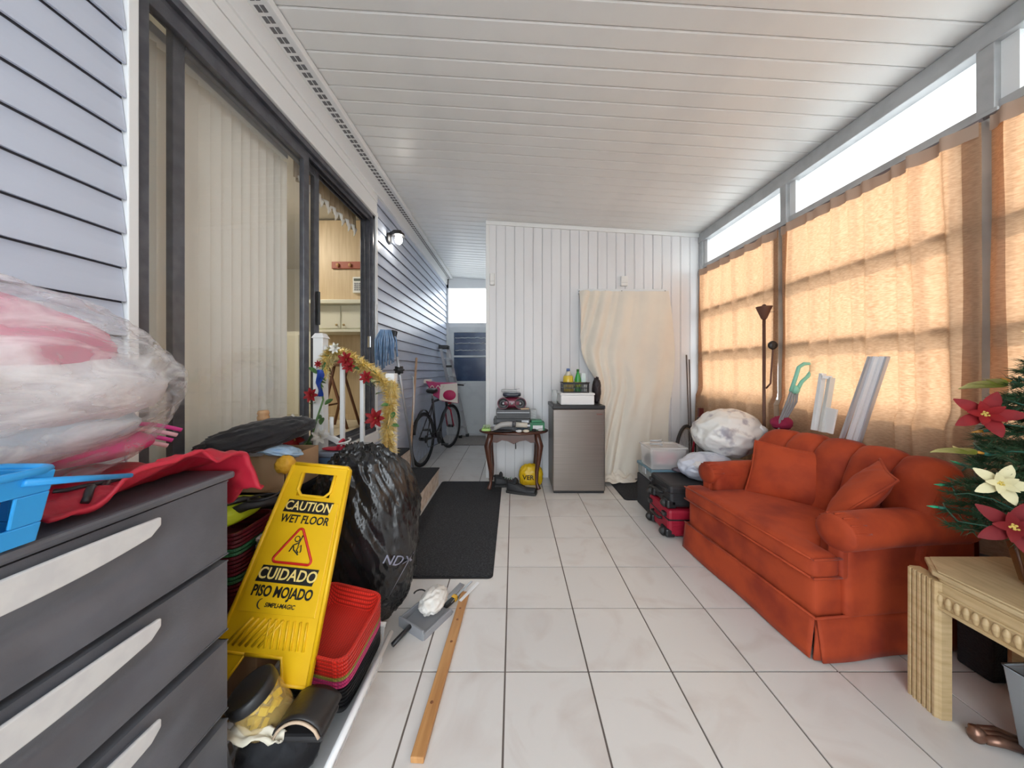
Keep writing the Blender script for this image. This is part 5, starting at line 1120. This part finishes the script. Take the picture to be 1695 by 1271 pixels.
bc = thing('blue_case', 'flat steel blue case with silver sides behind the suitcases', 'case', (1.38, 2.68, .277)); obj('base', MB().b2((-.24, -.11, 0), (.28, .18, .075)), mat('case_silver', (.42, .45, .45), .4, .3, col2=(.30, .33, .34), ns=20), bc, bev=.006); obj('lid', MB().b2((-.25, -.12, .075), (.29, .19, .105)), mat('case_blue', (.14, .25, .32), .4), bc, bev=.010); obj('latch', MB().b2((-.258, -.02, .04), (-.248, .05, .09)), SLV, bc, bev=.003)
pb = thing('clear_container', 'clear plastic container of small things on the blue case', 'container', (1.27, 2.66, .383))
CLR = mat('clear_bin', (.86, .84, .84), .2, alpha=.38)
obj('tub', MB().box((0, 0, .085), (.28, .20, .17), None, (1.06, 1.06)), CLR, pb, bev=.012); obj('lid', MB().b2((-.155, -.115, .170), (.155, .115, .186)), CLR, pb, bev=.006)
obj('red_packet', MB().box((.01, -.03, .08), (.16, .06, .09), Euler((.1, .1, .1))), mat('packet_red', (.45, .06, .08), .5, col2=(.75, .6, .6), ns=16), pb); obj('dark_packet', MB().box((-.06, .04, .05), (.13, .07, .07), Euler((0, .2, .3))), GRP, pb); obj('white_packet', MB().box((.07, .05, .045), (.11, .06, .06)), WP, pb)
solo('silver_trinket', MB().tube([(1.19+.05*math.cos(i*.7), 2.60+.03*math.sin(i*.7), .576+.003*i) for i in range(18)], .006, 6), SLV, 'silver wire trinket on the clear container lid', 'trinket')
solo('patterned_scarf', MB().blob((1.36, 2.515, .402), (.07, .03, .016), lambda d: .3*ridge(d, 3, 5), 36, 18), mat('scarf', (.30, .24, .28), .9, col2=(.04, .04, .06), ns=30), 'dark patterned scarf in front of the clear container', 'scarf')
# bags of bedding
def quilt(col, col2): 
    return mat('quilt_'+str(col[0]), col, .45, col2=col2, ns=11, nd=5, lo=.52, hi=.66, coat=.4, bump=.2, bs=14)
def puff(d): return .09*ridge(d, 1.7, 2)+.05*ridge(d, 3.6, 5)+.015*ridge(d, 9, 3)
q1 = thing('bedding_bag', 'big clear bag with white floral quilt behind the sofa arm', 'bag', (1.72, 2.48, .42)); obj('quilt', MB().blob((1.695, 2.48, .705), (.232, .20, .170), puff, 90, 60), quilt((.80, .79, .76), (.40, .38, .42)), q1, world=True); obj('knot', MB().blob((1.86, 2.36, .74), (.04, .04, .04), lambda d: .3*ridge(d, 3, 3), 20, 14), mat('film_white', (.8, .8, .82), .3), q1, world=True)
q2 = thing('bedding_bag', 'smaller bluish bedding bag squeezed between suitcase and sofa arm', 'bag', (1.49, 2.35, .376)); obj('quilt', MB().blob((1.47, 2.385, .468), (.185, .125, .098), puff, 80, 50, flat=.378), quilt((.62, .65, .74), (.40, .44, .56)), q2, world=True); obj('knot', MB().blob((1.36, 2.30, .50), (.03, .03, .025), lambda d: .3*ridge(d, 3, 6), 18, 12), MT['film_white'], q2, world=True)
# ------------------------------------------------------------------ orange velvet sofa
so = thing('sofa', 'orange velvet channel-back sofa with rolled arms and skirt', 'sofa', (1.253, 1.297, 0), math.radians(5.7))
ORG = mat('orange_velvet', (.45, .058, .012), .8, col2=(.27, .026, .006), ns=6, nd=5, lo=.42, hi=.68, sheen=.06, bump=.08, bs=30)
SL, SX = .84, .80      # length (local y) and depth (local x)
def rbox(x0, x1, y0, y1, z0, z1, r=.03, puffz=.0, n=18):   # soft rounded block
    m = MB(); nv = n
    cx_, cy_, cz_ = (x0+x1)/2, (y0+y1)/2, (z0+z1)/2; hx_, hy_, hz_ = (x1-x0)/2, (y1-y0)/2, (z1-z0)/2
    def fce(fn):
        def g_(u, v):
            a, b = u*2-1, v*2-1; p = Vector(fn(a, b)); q = Vector((max(-hx_+r, min(hx_-r, p.x)), max(-hy_+r, min(hy_-r, p.y)), max(-hz_+r, min(hz_-r, p.z))))
            d = p-q
            if d.length > 1e-6: p = q+d.normalized()*r
            p.z += puffz*(1-(p.x/hx_)**2)*(1-(p.y/hy_)**2)*(1 if p.z > 0 else -.2)
            return p+Vector((cx_, cy_, cz_))
        m.grid(g_, n, nv)
    def mp(t, h): # denser near the edges
        return h*math.copysign(1-(1-abs(t))**1.5, t)
    fce(lambda a, b: (mp(a, hx_), mp(b, hy_), hz_)); fce(lambda a, b: (mp(-a, hx_), mp(b, hy_), -hz_))
    fce(lambda a, b: (mp(-a, hx_), hy_, mp(b, hz_))); fce(lambda a, b: (mp(a, hx_), -hy_, mp(b, hz_)))
    fce(lambda a, b: (hx_, mp(a, hy_), mp(b, hz_))); fce(lambda a, b: (-hx_, mp(-a, hy_), mp(b, hz_)))
    return m
obj('base', rbox(.015, SX-.02, .015, SL-.01, .13, .325, .025), ORG, so)
def welt(pts, r=.0055, closed=False): return MB().tube(pts, r, 6, closed=closed)
# skirt: flared panels with a kick pleat at the corners
def skirt(a, b, out):
    a = Vector(a); b = Vector(b); o = Vector(out)
    return MB().grid(lambda u, v: a+(b-a)*u+o*(.022*(1-v)+.004*math.sin(u*11)*(1-v))+Vector((0, 0, .006+v*.160)), 40, 6)
obj('skirt_panel', skirt((0, .004, 0), (0, SL-.004, 0), (-1, 0, 0)), ORG, so, solid=.006); obj('skirt_panel', skirt((.006, 0, 0), (SX-.03, 0, 0), (0, -1, 0)), ORG, so, solid=.006)
obj('skirt_panel', skirt((SX-.03, SL, 0), (.006, SL, 0), (0, 1, 0)), ORG, so, solid=.006)
obj('pleat', MB().grid(lambda u, v: Vector((.02-.035*math.sin(u*PI)*(1-v)+.02*u-.01, .02*(1-u)-.012*(1-v)-.004, .008+v*.155)), 10, 5), ORG, so, solid=.004)
obj('welt', welt([(.0, 0.0, .170), (0, SL, .170)]), ORG, so); obj('welt', welt([(0, 0, .170), (SX-.03, 0, .170)]), ORG, so)
# T cushion
cz0, cz1 = .322, .425
tc2 = rbox(-.008, .60, .105, SL-.105, cz0, cz1, .03, .022, 22); te = rbox(-.010, .125, .0, SL, cz0, cz1-.002, .03, .010, 20)
sc = obj('seat_cushion', tc2, ORG, so); te_o = obj('cushion_front', te, ORG, so)
for zz in (cz0+.012, cz1-.012):
    obj('piping', welt([(-.010, .012, zz), (-.012, SL/2, zz+.003), (-.010, SL-.012, zz)], .005), ORG, te_o); obj('piping', welt([(-.008, .0, zz), (.12, -.002, zz)], .005), ORG, te_o)
# arms: panel with a roll that turns outwards
def arm(y_in, y_out, nm):
    s = 1 if y_out > y_in else -1
    pan = rbox(.135, SX-.06, min(y_in, y_out-s*.05), max(y_in, y_out-s*.05), .16, .53, .022)
    a_ = obj('arm', pan, ORG, so)
    cy_ = (y_in+y_out)/2; R_ = abs(y_out-y_in)/2
    def roll(u, v):
        a = 2*PI*u; x = .125+v*(SX-.20); e_ = 1 if 0 < v < 1 else .94
        r = R_*(1-.04*v)*e_*(1+.015*math.sin(x*40+a)*(1-v)); z_ = .512+.008*math.sin(v*PI)
        return Vector((x, cy_+r*math.cos(a)*1.0, z_+r*.92*math.sin(a)))
    obj('arm_roll', MB().grid(roll, 36, 24, closeu=True), ORG, a_)
    fr_ = MB().lathe([(R_*.93, -.004), (R_*.97, .006), (R_*.90, .016), (.5*R_, .020), (.001, .021)], 32, Matrix.Translation((.128, cy_, .512)) @ Matrix.Rotation(-PI/2, 4, 'Y'), .92, 1)
    obj('arm_front', fr_, ORG, a_)
    obj('arm_front_panel', rbox(.112, .15, cy_-.030, cy_+.030, .325, .50, .014), ORG, a_)
    for i in range(7):
        an = math.radians(20+i*24); obj('pleat_fold', MB().tube([(.120, cy_+R_*.98*math.cos(an)*s, .512+R_*.92*math.sin(an)), (.165, cy_+R_*1.0*math.cos(an)*s, .512+R_*.94*math.sin(an)), (.19, cy_+R_*.97*math.cos(an)*s, .512+R_*.90*math.sin(an))], .004, 5), ORG, a_)
arm(.105, -.060, 'near'); arm(SL-.125, SL+.025, 'far')
# channelled back
nch = 5; y0_, y1_ = -.02, SL+.02
for i in range(nch):
    ya, yb_ = y0_+(y1_-y0_)*i/nch, y0_+(y1_-y0_)*(i+1)/nch
    ends = 1 if i in (0, nch-1) else 0
    def chn(u, v):
        # v: 0 seat line, .7 top, 1 down the rear; u across the channel
        t = v; b = math.sin(u*PI)**.55; y = ya+(yb_-ya)*u
        crown = .012*math.sin((y-y0_)/(y1_-y0_)*PI); ed = abs((y-(y0_+y1_)/2)/((y1_-y0_)/2)); drop = .035*max(0, ed-.7)**1.5*6
        path = [(.50, .40), (.52, .50), (.555, .62), (.60, .715), (.655, .765), (.715, .760), (.755, .70), (.77, .55), (.775, .35), (.775, .14)]
        f_ = t*(len(path)-1); k = min(int(f_), len(path)-2); q = f_-k
        px_ = path[k][0]*(1-q)+path[k+1][0]*q; pz_ = path[k][1]*(1-q)+path[k+1][1]*q
        k2 = max(0, k-1); tx_ = path[k+1][0]-path[k2][0]; tz_ = path[k+1][1]-path[k2][1]; l_ = math.hypot(tx_, tz_)
        nx_, nz_ = -tz_/l_, tx_/l_; am = .038*(1 if t < .6 else max(.15, 1-(t-.6)*4))
        wrap = .09*max(0, ed-.72)**1.3*4*(1 if t < .7 else .3)    # ends curl forwards into the arms
        sk = .05*(pz_-.42)*(1-ed)     # seams fan slightly
        return Vector((px_+nx_*am*b-wrap*.5, y+sk*.0, pz_+nz_*am*b+crown-drop*.4))
    obj('back_channel', MB().grid(chn, 16, 40), ORG, so)
for s_, yy in ((-1, y0_), (1, y1_)):
    cap = [(.50, .40), (.555, .62), (.60, .715), (.655, .760), (.715, .752), (.755, .70), (.77, .5), (.77, .14), (.56, .14)]
    obj('back_side', MB().prism([(a-.03, b-.006) for a, b in cap], yy-.004 if s_ < 0 else yy-.020, yy+.020 if s_ < 0 else yy+.004), ORG, so, bev=.012)
# two throw pillows
def pillow(label, A, B, Cc, Dd, th):
    A, B, Cc, Dd = map(Vector, (A, B, Cc, Dd)); n_ = ((B-A).cross(Dd-A)).normalized()
    t = thing('throw_pillow', label, 'pillow', ((A.x+B.x)/2, (A.y+B.y)/2, min(A.z, B.z)), group='orange throw pillows')
    def bil(u, v):
        p = A*(1-u)*(1-v)+B*u*(1-v)+Cc*u*v+Dd*(1-u)*v; c = (A+B+Cc+Dd)/4
        ins = .06*math.sin(u*PI)*(1-math.sin(v*PI))*1+.06*math.sin(v*PI)*(1-math.sin(u*PI)); return p+(c-p)*ins
    def sd(sg): return lambda u, v: bil(u, v)+n_*sg*th*(math.sin(u*PI)*math.sin(v*PI))**.5*(1+.10*nz((u*4, v*4, sg), 1.3)+.06*ridge((u*5+v*2, v*3, 1), 1.2, 3))
    m = MB().grid(sd(1), 30, 30).grid(lambda u, v: sd(-1)(1-u, v), 30, 30); c_ = obj('cover', m, ORG, t, world=True)
    edge = [bil(u/20, 0) for u in range(20)]+[bil(1, u/20) for u in range(20)]+[bil(1-u/20, 1) for u in range(20)]+[bil(0, 1-u/20) for u in range(20)]
    obj('piping', MB().tube(edge, .0055, 6, closed=True), ORG, c_ if False else t, world=True)
    return t
pillow('orange velvet pillow propped in the far sofa corner', at(1232, 816, 2.0), at(1374, 850, 1.71), at(1390, 756, 1.77), at(1250, 729, 2.06), .062)
pillow('orange velvet pillow leaning on the near sofa arm', (1.45, 1.50, .43), (1.735, 1.66, .44), (1.80, 1.535, .765), (1.655, 1.345, .725), .060)
# ------------------------------------------------------------------ behind the sofa
fl_ = thing('floor_lamp', 'brown torchiere floor lamp with cone shade before the curtain', 'lamp', (1.955, 2.44, 0)); RST = mat('rust_brown', (.13, .055, .035), .5)
obj('pole', MB().cyl((0, 0, .02), (0, 0, 1.62), .011, n=12), RST, fl_); obj('base', MB().lathe([(.10, 0), (.10, .012), (.03, .03), (.012, .05)], 24), RST, fl_)
obj('shade', MB().lathe([(.012, 1.595), (.02, 1.605), (.052, 1.69), (.054, 1.695), (.049, 1.69), (.018, 1.615)], 24), RST, fl_); obj('finial', MB().lathe([(.022, 1.69), (.012, 1.71), (.004, 1.715)], 12), RST, fl_)
obj('side_arm', MB().tube([(.0, -.02, 1.06), (.01, -.05, 1.10), (.012, -.055, 1.20), (.02, -.06, 1.35), (.01, -.06, 1.385)], .006, 6), RST, fl_); obj('side_shade', MB().lathe([(.03, -.012), (.034, 0), (.028, .012), (.012, .016), (.001, .016)], 18, Matrix.Translation((.015, -.065, 1.39)) @ Matrix.Rotation(PI/2, 4, 'X')), BLK, fl_); obj('switch', MB().tube([(.0, .0, 1.655), (.065, -.02, 1.652)], .002, 5), RST, fl_)
stv = thing('floor_steamer', 'grey appliance hose with mint green loop handle behind the sofa', 'appliance', (2.0, 2.12, 0)); MINT = mat('mint_plastic', (.25, .62, .48), .4)
g0 = at(1311, 648, 2.14); g1 = at(1332, 606, 2.13)
lp = [at(a, b, 2.13) for a, b in ((1309, 648), (1317, 625), (1322, 608), (1331, 602), (1343, 602), (1345, 612), (1336, 624), (1327, 632), (1320, 645))]
obj('handle', MB().tube(lp, .012, 10), MINT, stv, world=True); obj('hub', MB().blob(at(1316, 645, 2.14), (.028, .025, .03), None, 20, 14), MINT, stv, world=True)
for k in range(4):
    obj('hose', MB().tube([at(1312+k*3, 640, 2.13+.01*k), at(1303+k*5, 665, 2.14+.01*k), at(1291+k*3, 695, 2.20+.01*k), at(1284+k*2, 755, 2.27+.01*k)], .007, 6), mat('cable_grey', (.28, .28, .29), .5), stv, world=True)
obj('body', MB().b2((1.85, 2.27, 0), (1.93, 2.36, .45)), GRF, stv, world=True, bev=.02)
solo('maroon_bundle', MB().blob(at(1312, 702, 2.19)+Vector((-.035, .05, 0)), (.06, .05, .045), lambda d: .2*ridge(d, 2.2, 2), 36, 22), mat('maroon_cloth', (.26, .01, .05), .85), 'dark red cloth bundle behind the sofa back', 'cloth')
wf = thing('white_frame_pieces', 'white painted frame pieces leaning under the window', 'rack', (2.0, 1.97, .3))  # plain white frame pieces of unknown use
def bar(parent, nm, a, b, w_, d_, m_):
    a, b = Vector(a), Vector(b); mid = (a+b)/2; v = b-a; q = v.to_track_quat('Z', 'X'); return obj(nm, MB().box(mid, (d_, w_, v.length), q), m_, parent, world=True, bev=.002)
bar(wf, 'stile', at(1348, 712, 1.955), at(1362, 618, 1.955), .022, .03, WHITE); bar(wf, 'stile', at(1361, 715, 1.92), at(1376, 625, 1.915), .024, .03, mat('greyed_white', (.66, .66, .62), .5)); bar(wf, 'cross_bar', at(1360, 624, 1.94), at(1377, 625, 1.915), .02, .02, WHITE)
solo('white_panel_piece', MB().box(at(1374, 696, 1.885), (.012, .06, .15), Euler((.12, .08, 0))), mat('plain_white', (.80, .80, .79), .5), 'small white board between frame and aluminium strips', 'board', bev=.002)
al_m = [mat('strip_alu', (.62, .63, .66), .35, .5), mat('strip_white', (.82, .83, .85), .4), mat('strip_clear', (.70, .72, .75), .25, .3)]
for k, (xb, xt, wdt, lb) in enumerate(((1391, 1441, .020, 'brushed aluminium strip leaning on the window, leftmost of four'), (1403, 1450, .020, 'white plastic strip second from left under the window'), (1414, 1461, .022, 'broad white strip third from left under the window'), (1422, 1469, .018, 'slim grey strip rightmost of the four under the window'))):
    a, b = at(xb, 732, 1.815-.013*k), at(xt, 590, 1.655-.013*k); v = b-a; q = v.to_track_quat('Z', 'X')
    m = MB().box((a+b)/2, (.014, wdt, v.length), q); m.box((a+b)/2+Vector((-.008, 0, 0)), (.006, .005, v.length), q)
    solo('window_strip', m, al_m[(k, 1, 1, 0)[k] if k < 3 else 0], lb, 'strip', 'strips leaning under the window', bev=.0015)
# ------------------------------------------------------------------ end table, tree, bin
OAK = mat('pale_oak', (.60, .44, .24), .45, col2=(.48, .33, .16), ns=5, stretch=(2, 2, 14), nd=5, lo=.38, hi=.7)
OAKT = mat('pale_oak_top', (.62, .47, .27), .4, col2=(.50, .36, .19), ns=5, stretch=(14, 2, 2), nd=5, lo=.38, hi=.7)
TX0, TX1, TY0, TY1, TTZ = 1.462, 1.93, .56, 1.178, .505
et = thing('end_table', 'pale oak end table with fluted corner legs and beaded apron', 'table', ((TX0+TX1)/2, (TY0+TY1)/2, 0))
def octo(i, c=.085): return [(TX0+c+i, TY0+i), (TX1-c-i, TY0+i), (TX1-i, TY0+c+i), (TX1-i, TY1-c-i), (TX1-c-i, TY1-i), (TX0+c+i, TY1-i), (TX0+i, TY1-c-i), (TX0+i, TY0+c+i)]
obj('tabletop', MB().prism(octo(0), TTZ-.020, TTZ-.006, axis='z').prism(octo(.008), TTZ-.006, TTZ, axis='z'), OAKT, et, world=True, bev=.004)
obj('moulding', MB().prism(octo(.010), TTZ-.036, TTZ-.020, axis='z'), OAK, et, world=True, bev=.005)
for (cx_, cy_, an) in ((TX0+.030, TY1-.058, 172), (TX1-.048, TY1-.048, 45), (TX0+.030, TY0+.058, 188), (TX1-.048, TY0+.048, 315)):
    a = math.radians(an); ou = Vector((math.cos(a), math.sin(a), 0)); sd_ = Vector((-math.sin(a), math.cos(a), 0)); c_ = Vector((cx_, cy_, 0))
    lgm = MB(); pts = []
    for i in range(6):
        t0 = -.045+i*.0152
        pts += [(t0, .021), (t0+.003, .029), (t0+.010, .029), (t0+.013, .021)]
    pts = [(-.048, -.016), (-.050, .016)]+pts+[(.050, .016), (.048, -.016)]
    P3 = [(c_+sd_*u+ou*w_).to_tuple() for u, w_ in pts]; n = len(P3)
    lgm.add([(p[0], p[1], 0) for p in P3]+[(p[0], p[1], TTZ-.034) for p in P3], [tuple(range(n))[::-1], tuple(range(n, 2*n))]+[(i, (i+1) % n, n+(i+1) % n, n+i) for i in range(n)])
    obj('leg', lgm, OAK, et, world=True)
for ax, p0_, p1_ in (('y', (TX0+.018, TY0+.09), (TX0+.018, TY1-.09)), ('y', (TX1-.018, TY0+.09), (TX1-.018, TY1-.09)), ('x', (TX0+.09, TY1-.018), (TX1-.09, TY1-.018)), ('x', (TX0+.09, TY0+.018), (TX1-.09, TY0+.018))):
    hw = .010
    a = (min(p0_[0], p1_[0])-(hw if ax == 'y' else 0), min(p0_[1], p1_[1])-(hw if ax == 'x' else 0)); b = (max(p0_[0], p1_[0])+(hw if ax == 'y' else 0), max(p0_[1], p1_[1])+(hw if ax == 'x' else 0))
    ap = obj('apron', MB().b2((a[0], a[1], TTZ-.125), (b[0], b[1], TTZ-.034)), OAK, et, world=True)
    e_ = .006
    obj('rail_moulding', MB().b2((a[0]-e_*(ax == 'y'), a[1]-e_*(ax == 'x'), TTZ-.130), (b[0]+e_*(ax == 'y'), b[1]+e_*(ax == 'x'), TTZ-.118)).b2((a[0]-e_*(ax == 'y'), a[1]-e_*(ax == 'x'), TTZ-.074), (b[0]+e_*(ax == 'y'), b[1]+e_*(ax == 'x'), TTZ-.066)), OAK, ap, world=True, bev=.003)
    L_ = (p1_[1]-p0_[1]) if ax == 'y' else (p1_[0]-p0_[0]); n = int(L_/.020)
    bm_ = MB().blob((0, 0, 0), (.009, .009, .021), None, 10, 8).mesh('bead'); bm_.materials.append(OAK)
    for i in range(n):
        q = (i+.5)/n; sgn = -1 if (p0_[0] if ax == 'y' else p0_[1]) < ((TX0+TX1)/2 if ax == 'y' else (TY0+TY1)/2) else 1
        loc = Vector((p0_[0]+hw*sgn, p0_[1]+(p1_[1]-p0_[1])*q, TTZ-.096)) if ax == 'y' else Vector((p0_[0]+(p1_[0]-p0_[0])*q, p0_[1]+hw*sgn, TTZ-.096))
        link('bead', bm_, ap, tuple(loc-Vector(et.location)))
TC = Vector((1.735, .965, TTZ))
pot = thing('christmas_tree', 'small artificial christmas tree in a copper-brown pot on the end table', 'christmas tree', TC)
obj('pot', MB().lathe([(.085, .0), (.10, .01), (.125, .13), (.135, .15), (.125, .152), (.11, .13)], 10), mat('copper_pot', (.22, .09, .03), .35, .3, col2=(.40, .20, .07), ns=6, bump=.3, bs=18), pot)
obj('pot_ring', MB().tube([(-.108+.004*math.cos(2*PI*i/20), -.035+.03*math.cos(2*PI*i/20), .075+.03*math.sin(2*PI*i/20)) for i in range(20)], .004, 6, closed=True), mat('dark_copper', (.10, .04, .02), .4), pot)
for i in range(5): obj('pot_rib', MB().tube([(.101*math.cos(i*2*PI/5+.3), .101*math.sin(i*2*PI/5+.3), .006), (.128*math.cos(i*2*PI/5+.3), .128*math.sin(i*2*PI/5+.3), .135)], .004, 6), MT['dark_copper'], pot)
obj('trunk', MB().tube([(0, 0, .10), (0, 0, .78)], [.014, .006], 8), mat('trunk_brown', (.12, .07, .04), .8), pot)
rt_ = random.Random(11); NE = MB(); BR = MB(); tips = []
nb = 150
for i in range(nb):
    q = i/(nb-1); z = .15+.62*q; a = i*2.39996+.4; R_ = (.215*(1-q)**.7+.055)*rt_.uniform(.8, 1.05)
    d = Vector((math.cos(a), math.sin(a), rt_.uniform(-.18, .35))).normalized()
    if d.x > 0: R_ *= .80
    a0 = Vector((0, 0, z)); pts = [a0+d*R_*t+Vector((0, 0, -.06*t*t*R_/.3)) for t in (0, .35, .7, 1)]
    BR.tube(pts, .0025, 4); tips.append((pts[-1], d))
    nn = int(260*R_/.3)+50
    for k in range(nn):
        t = .15+.88*rt_.random(); s_ = min(2, int(t*3)); f = min(1, t*3-s_) if t < 1 else 1
        s_ = min(s_, 2); p = pts[s_]+(pts[s_+1]-pts[s_])*min(1, max(0, (t-[0, .35, .7][s_])/.33))
        v = (d*.7+Vector((rt_.gauss(0, .6), rt_.gauss(0, .6), rt_.gauss(0, .6)))).normalized(); l_ = rt_.uniform(.028, .050); w_ = v.orthogonal().normalized()*.0020
        NE.add([p-w_, p+w_, p+v*l_], [(0, 1, 2)])
obj('branches', BR, MT['trunk_brown'], pot)
tag(obj('needles', NE, mat('pine_green', (.016, .060, .022), .6, col2=(.035, .09, .04), ns=20), pot), kind='stuff')
star = [((.17 if k % 2 == 0 else .065)*math.cos(PI+k*PI/5), (.17 if k % 2 == 0 else .065)*math.sin(PI+k*PI/5)) for k in range(10)]
stm = MB().add([(a, 0, .815+b) for a, b in star]+[(0, -.025, .815), (0, .025, .815)], [(k, (k+1) % 10, 10) for k in range(10)]+[((k+1) % 10, k, 11) for k in range(10)])
obj('star_topper', stm, mat('topper_gold', (.70, .60, .38), .3, .6), pot); obj('topper_cone', MB().cyl((0, 0, .74), (0, 0, .80), .02, .01, 10), MT['topper_gold'], pot)
def tp_(px, py, D): return at(px, py, D)
for px, py, D, sz, m_, lb in ((1629, 686, 1.05, .080, PET_R, 'big red poinsettia on the upper left of the christmas tree'), (1676, 872, .93, .084, mat('crimson_petal', (.18, .004, .008), .7), 'dark red poinsettia low on the christmas tree at the picture edge'), (1655, 800, .965, .063, mat('cream_petal', (.72, .66, .40), .5), 'cream gold poinsettia in the middle of the christmas tree')):
    flower('tree_flower', lb, tp_(px, py, D), (-.75, -.8, .25), sz, m_, 'poinsettias on the christmas tree', ((5, 1, .12), (5, .66, .55)))
for px, py, D, lb in ((1612, 752, 1.04, 'yellow-green variegated leaf sprig sticking left from the tree'), (1662, 640, 1.05, 'yellow-green leaf sprig near the tree top')):
    t = thing('leaf_sprig', lb, 'leaf', tp_(px, py, D), group='leaf sprigs on the christmas tree')
    for k in range(3):
        o = obj('leaf', leaf_shape(.088, .042), mat('sprig_green', (.30, .36, .05), .5, col2=(.60, .55, .22), ns=22), t); o.rotation_euler = (.3*k, -.15+.2*k, 3.3-.5*k)
ls = thing('string_lights', 'green wired string of mini lights wound round the christmas tree', 'string lights', TC+Vector((0, 0, .14)))
wp_ = []
for i in range(150):
    q = i/149; a = i*.30; R_ = (.215*(1-q)**.7+.055)*.92*(1 if math.cos(a) < 0 else .8); wp_.append(Vector((R_*math.cos(a), R_*math.sin(a), .02+.56*q+.015*math.sin(i*1.9))))
obj('wire', MB().tube(wp_, .0022, 5), mat('wire_green', (.03, .16, .12), .5), ls)
bcols = [mat('bulb_'+n, c, .2) for n, c in (('red', (.55, .03, .02)), ('blue', (.05, .10, .45)), ('green', (.03, .40, .20)), ('amber', (.65, .30, .05)), ('clear', (.70, .75, .80)))]
for i in range(4, 150, 4):
    d = Vector((math.cos(i*.30), math.sin(i*.30), rt_.uniform(-.4, .6))).normalized(); sk = obj('socket', MB().cyl(wp_[i], wp_[i]+d*.016, .0055, n=8), MT['wire_green'], ls); obj('bulb', MB().tube([wp_[i]+d*.016, wp_[i]+d*.026, wp_[i]+d*.042], [.0045, .005, .001], 8), bcols[(i//4) % 5], sk)
gbn = thing('grey_bin', 'grey plastic waste bin under the end table at right edge', 'bin', (1.66, .90, 0)); obj('tub', MB().lathe([(.085, 0), (.088, .004), (.112, .262), (.104, .262), (.082, .01)], 4, Matrix.Rotation(PI/4, 4, 'Z'), 1.25, 1.25), mat('bin_grey', (.30, .32, .34), .45), gbn, bev=.006); obj('rim', MB().tube([(.10*a, .10*b, .262) for a, b in ((-1, -1), (1, -1), (1, 1), (-1, 1))], .007, 6, closed=True), MT['bin_grey'], gbn)
cpx = at(1622, 1200, 1.035)
cf = thing('copper_figure', 'bronze ribbed ornament lying on the tiles by the table', 'ornament', (cpx.x+.004, 1.0, 0)); BZ = mat('bronze_orn', (.24, .13, .09), .3, .7, col2=(.10, .05, .035), ns=14)
for k in range(3): obj('lobe', MB().tube([(-.04+.012*k, .014*k, .020), (.0+.012*k, -.01+.014*k, .024), (.045+.012*k, -.03+.014*k, .018)], [.012, .015, .011], 10), BZ, cf)
obj('tail', MB().blob((-.045, .015, .022), (.02, .018, .022), lambda d: .2*ridge(d, 2, 1), 16, 12), BZ, cf)
nb_ = thing('shade_bin', 'black bin added in place of the dark shadow behind the end table', 'bin', (1.93, 1.24, 0)); obj('tub', MB().b2((-.10, -.045, 0), (.12, .055, .36)), mat('shade_black', (.015, .015, .017), .8, bump=.6, bs=120), nb_, bev=.01); obj('rim', MB().b2((-.105, -.05, .35), (.125, .06, .372)), BLK, nb_, bev=.005)  # black box added where only deep shadow lies behind the table
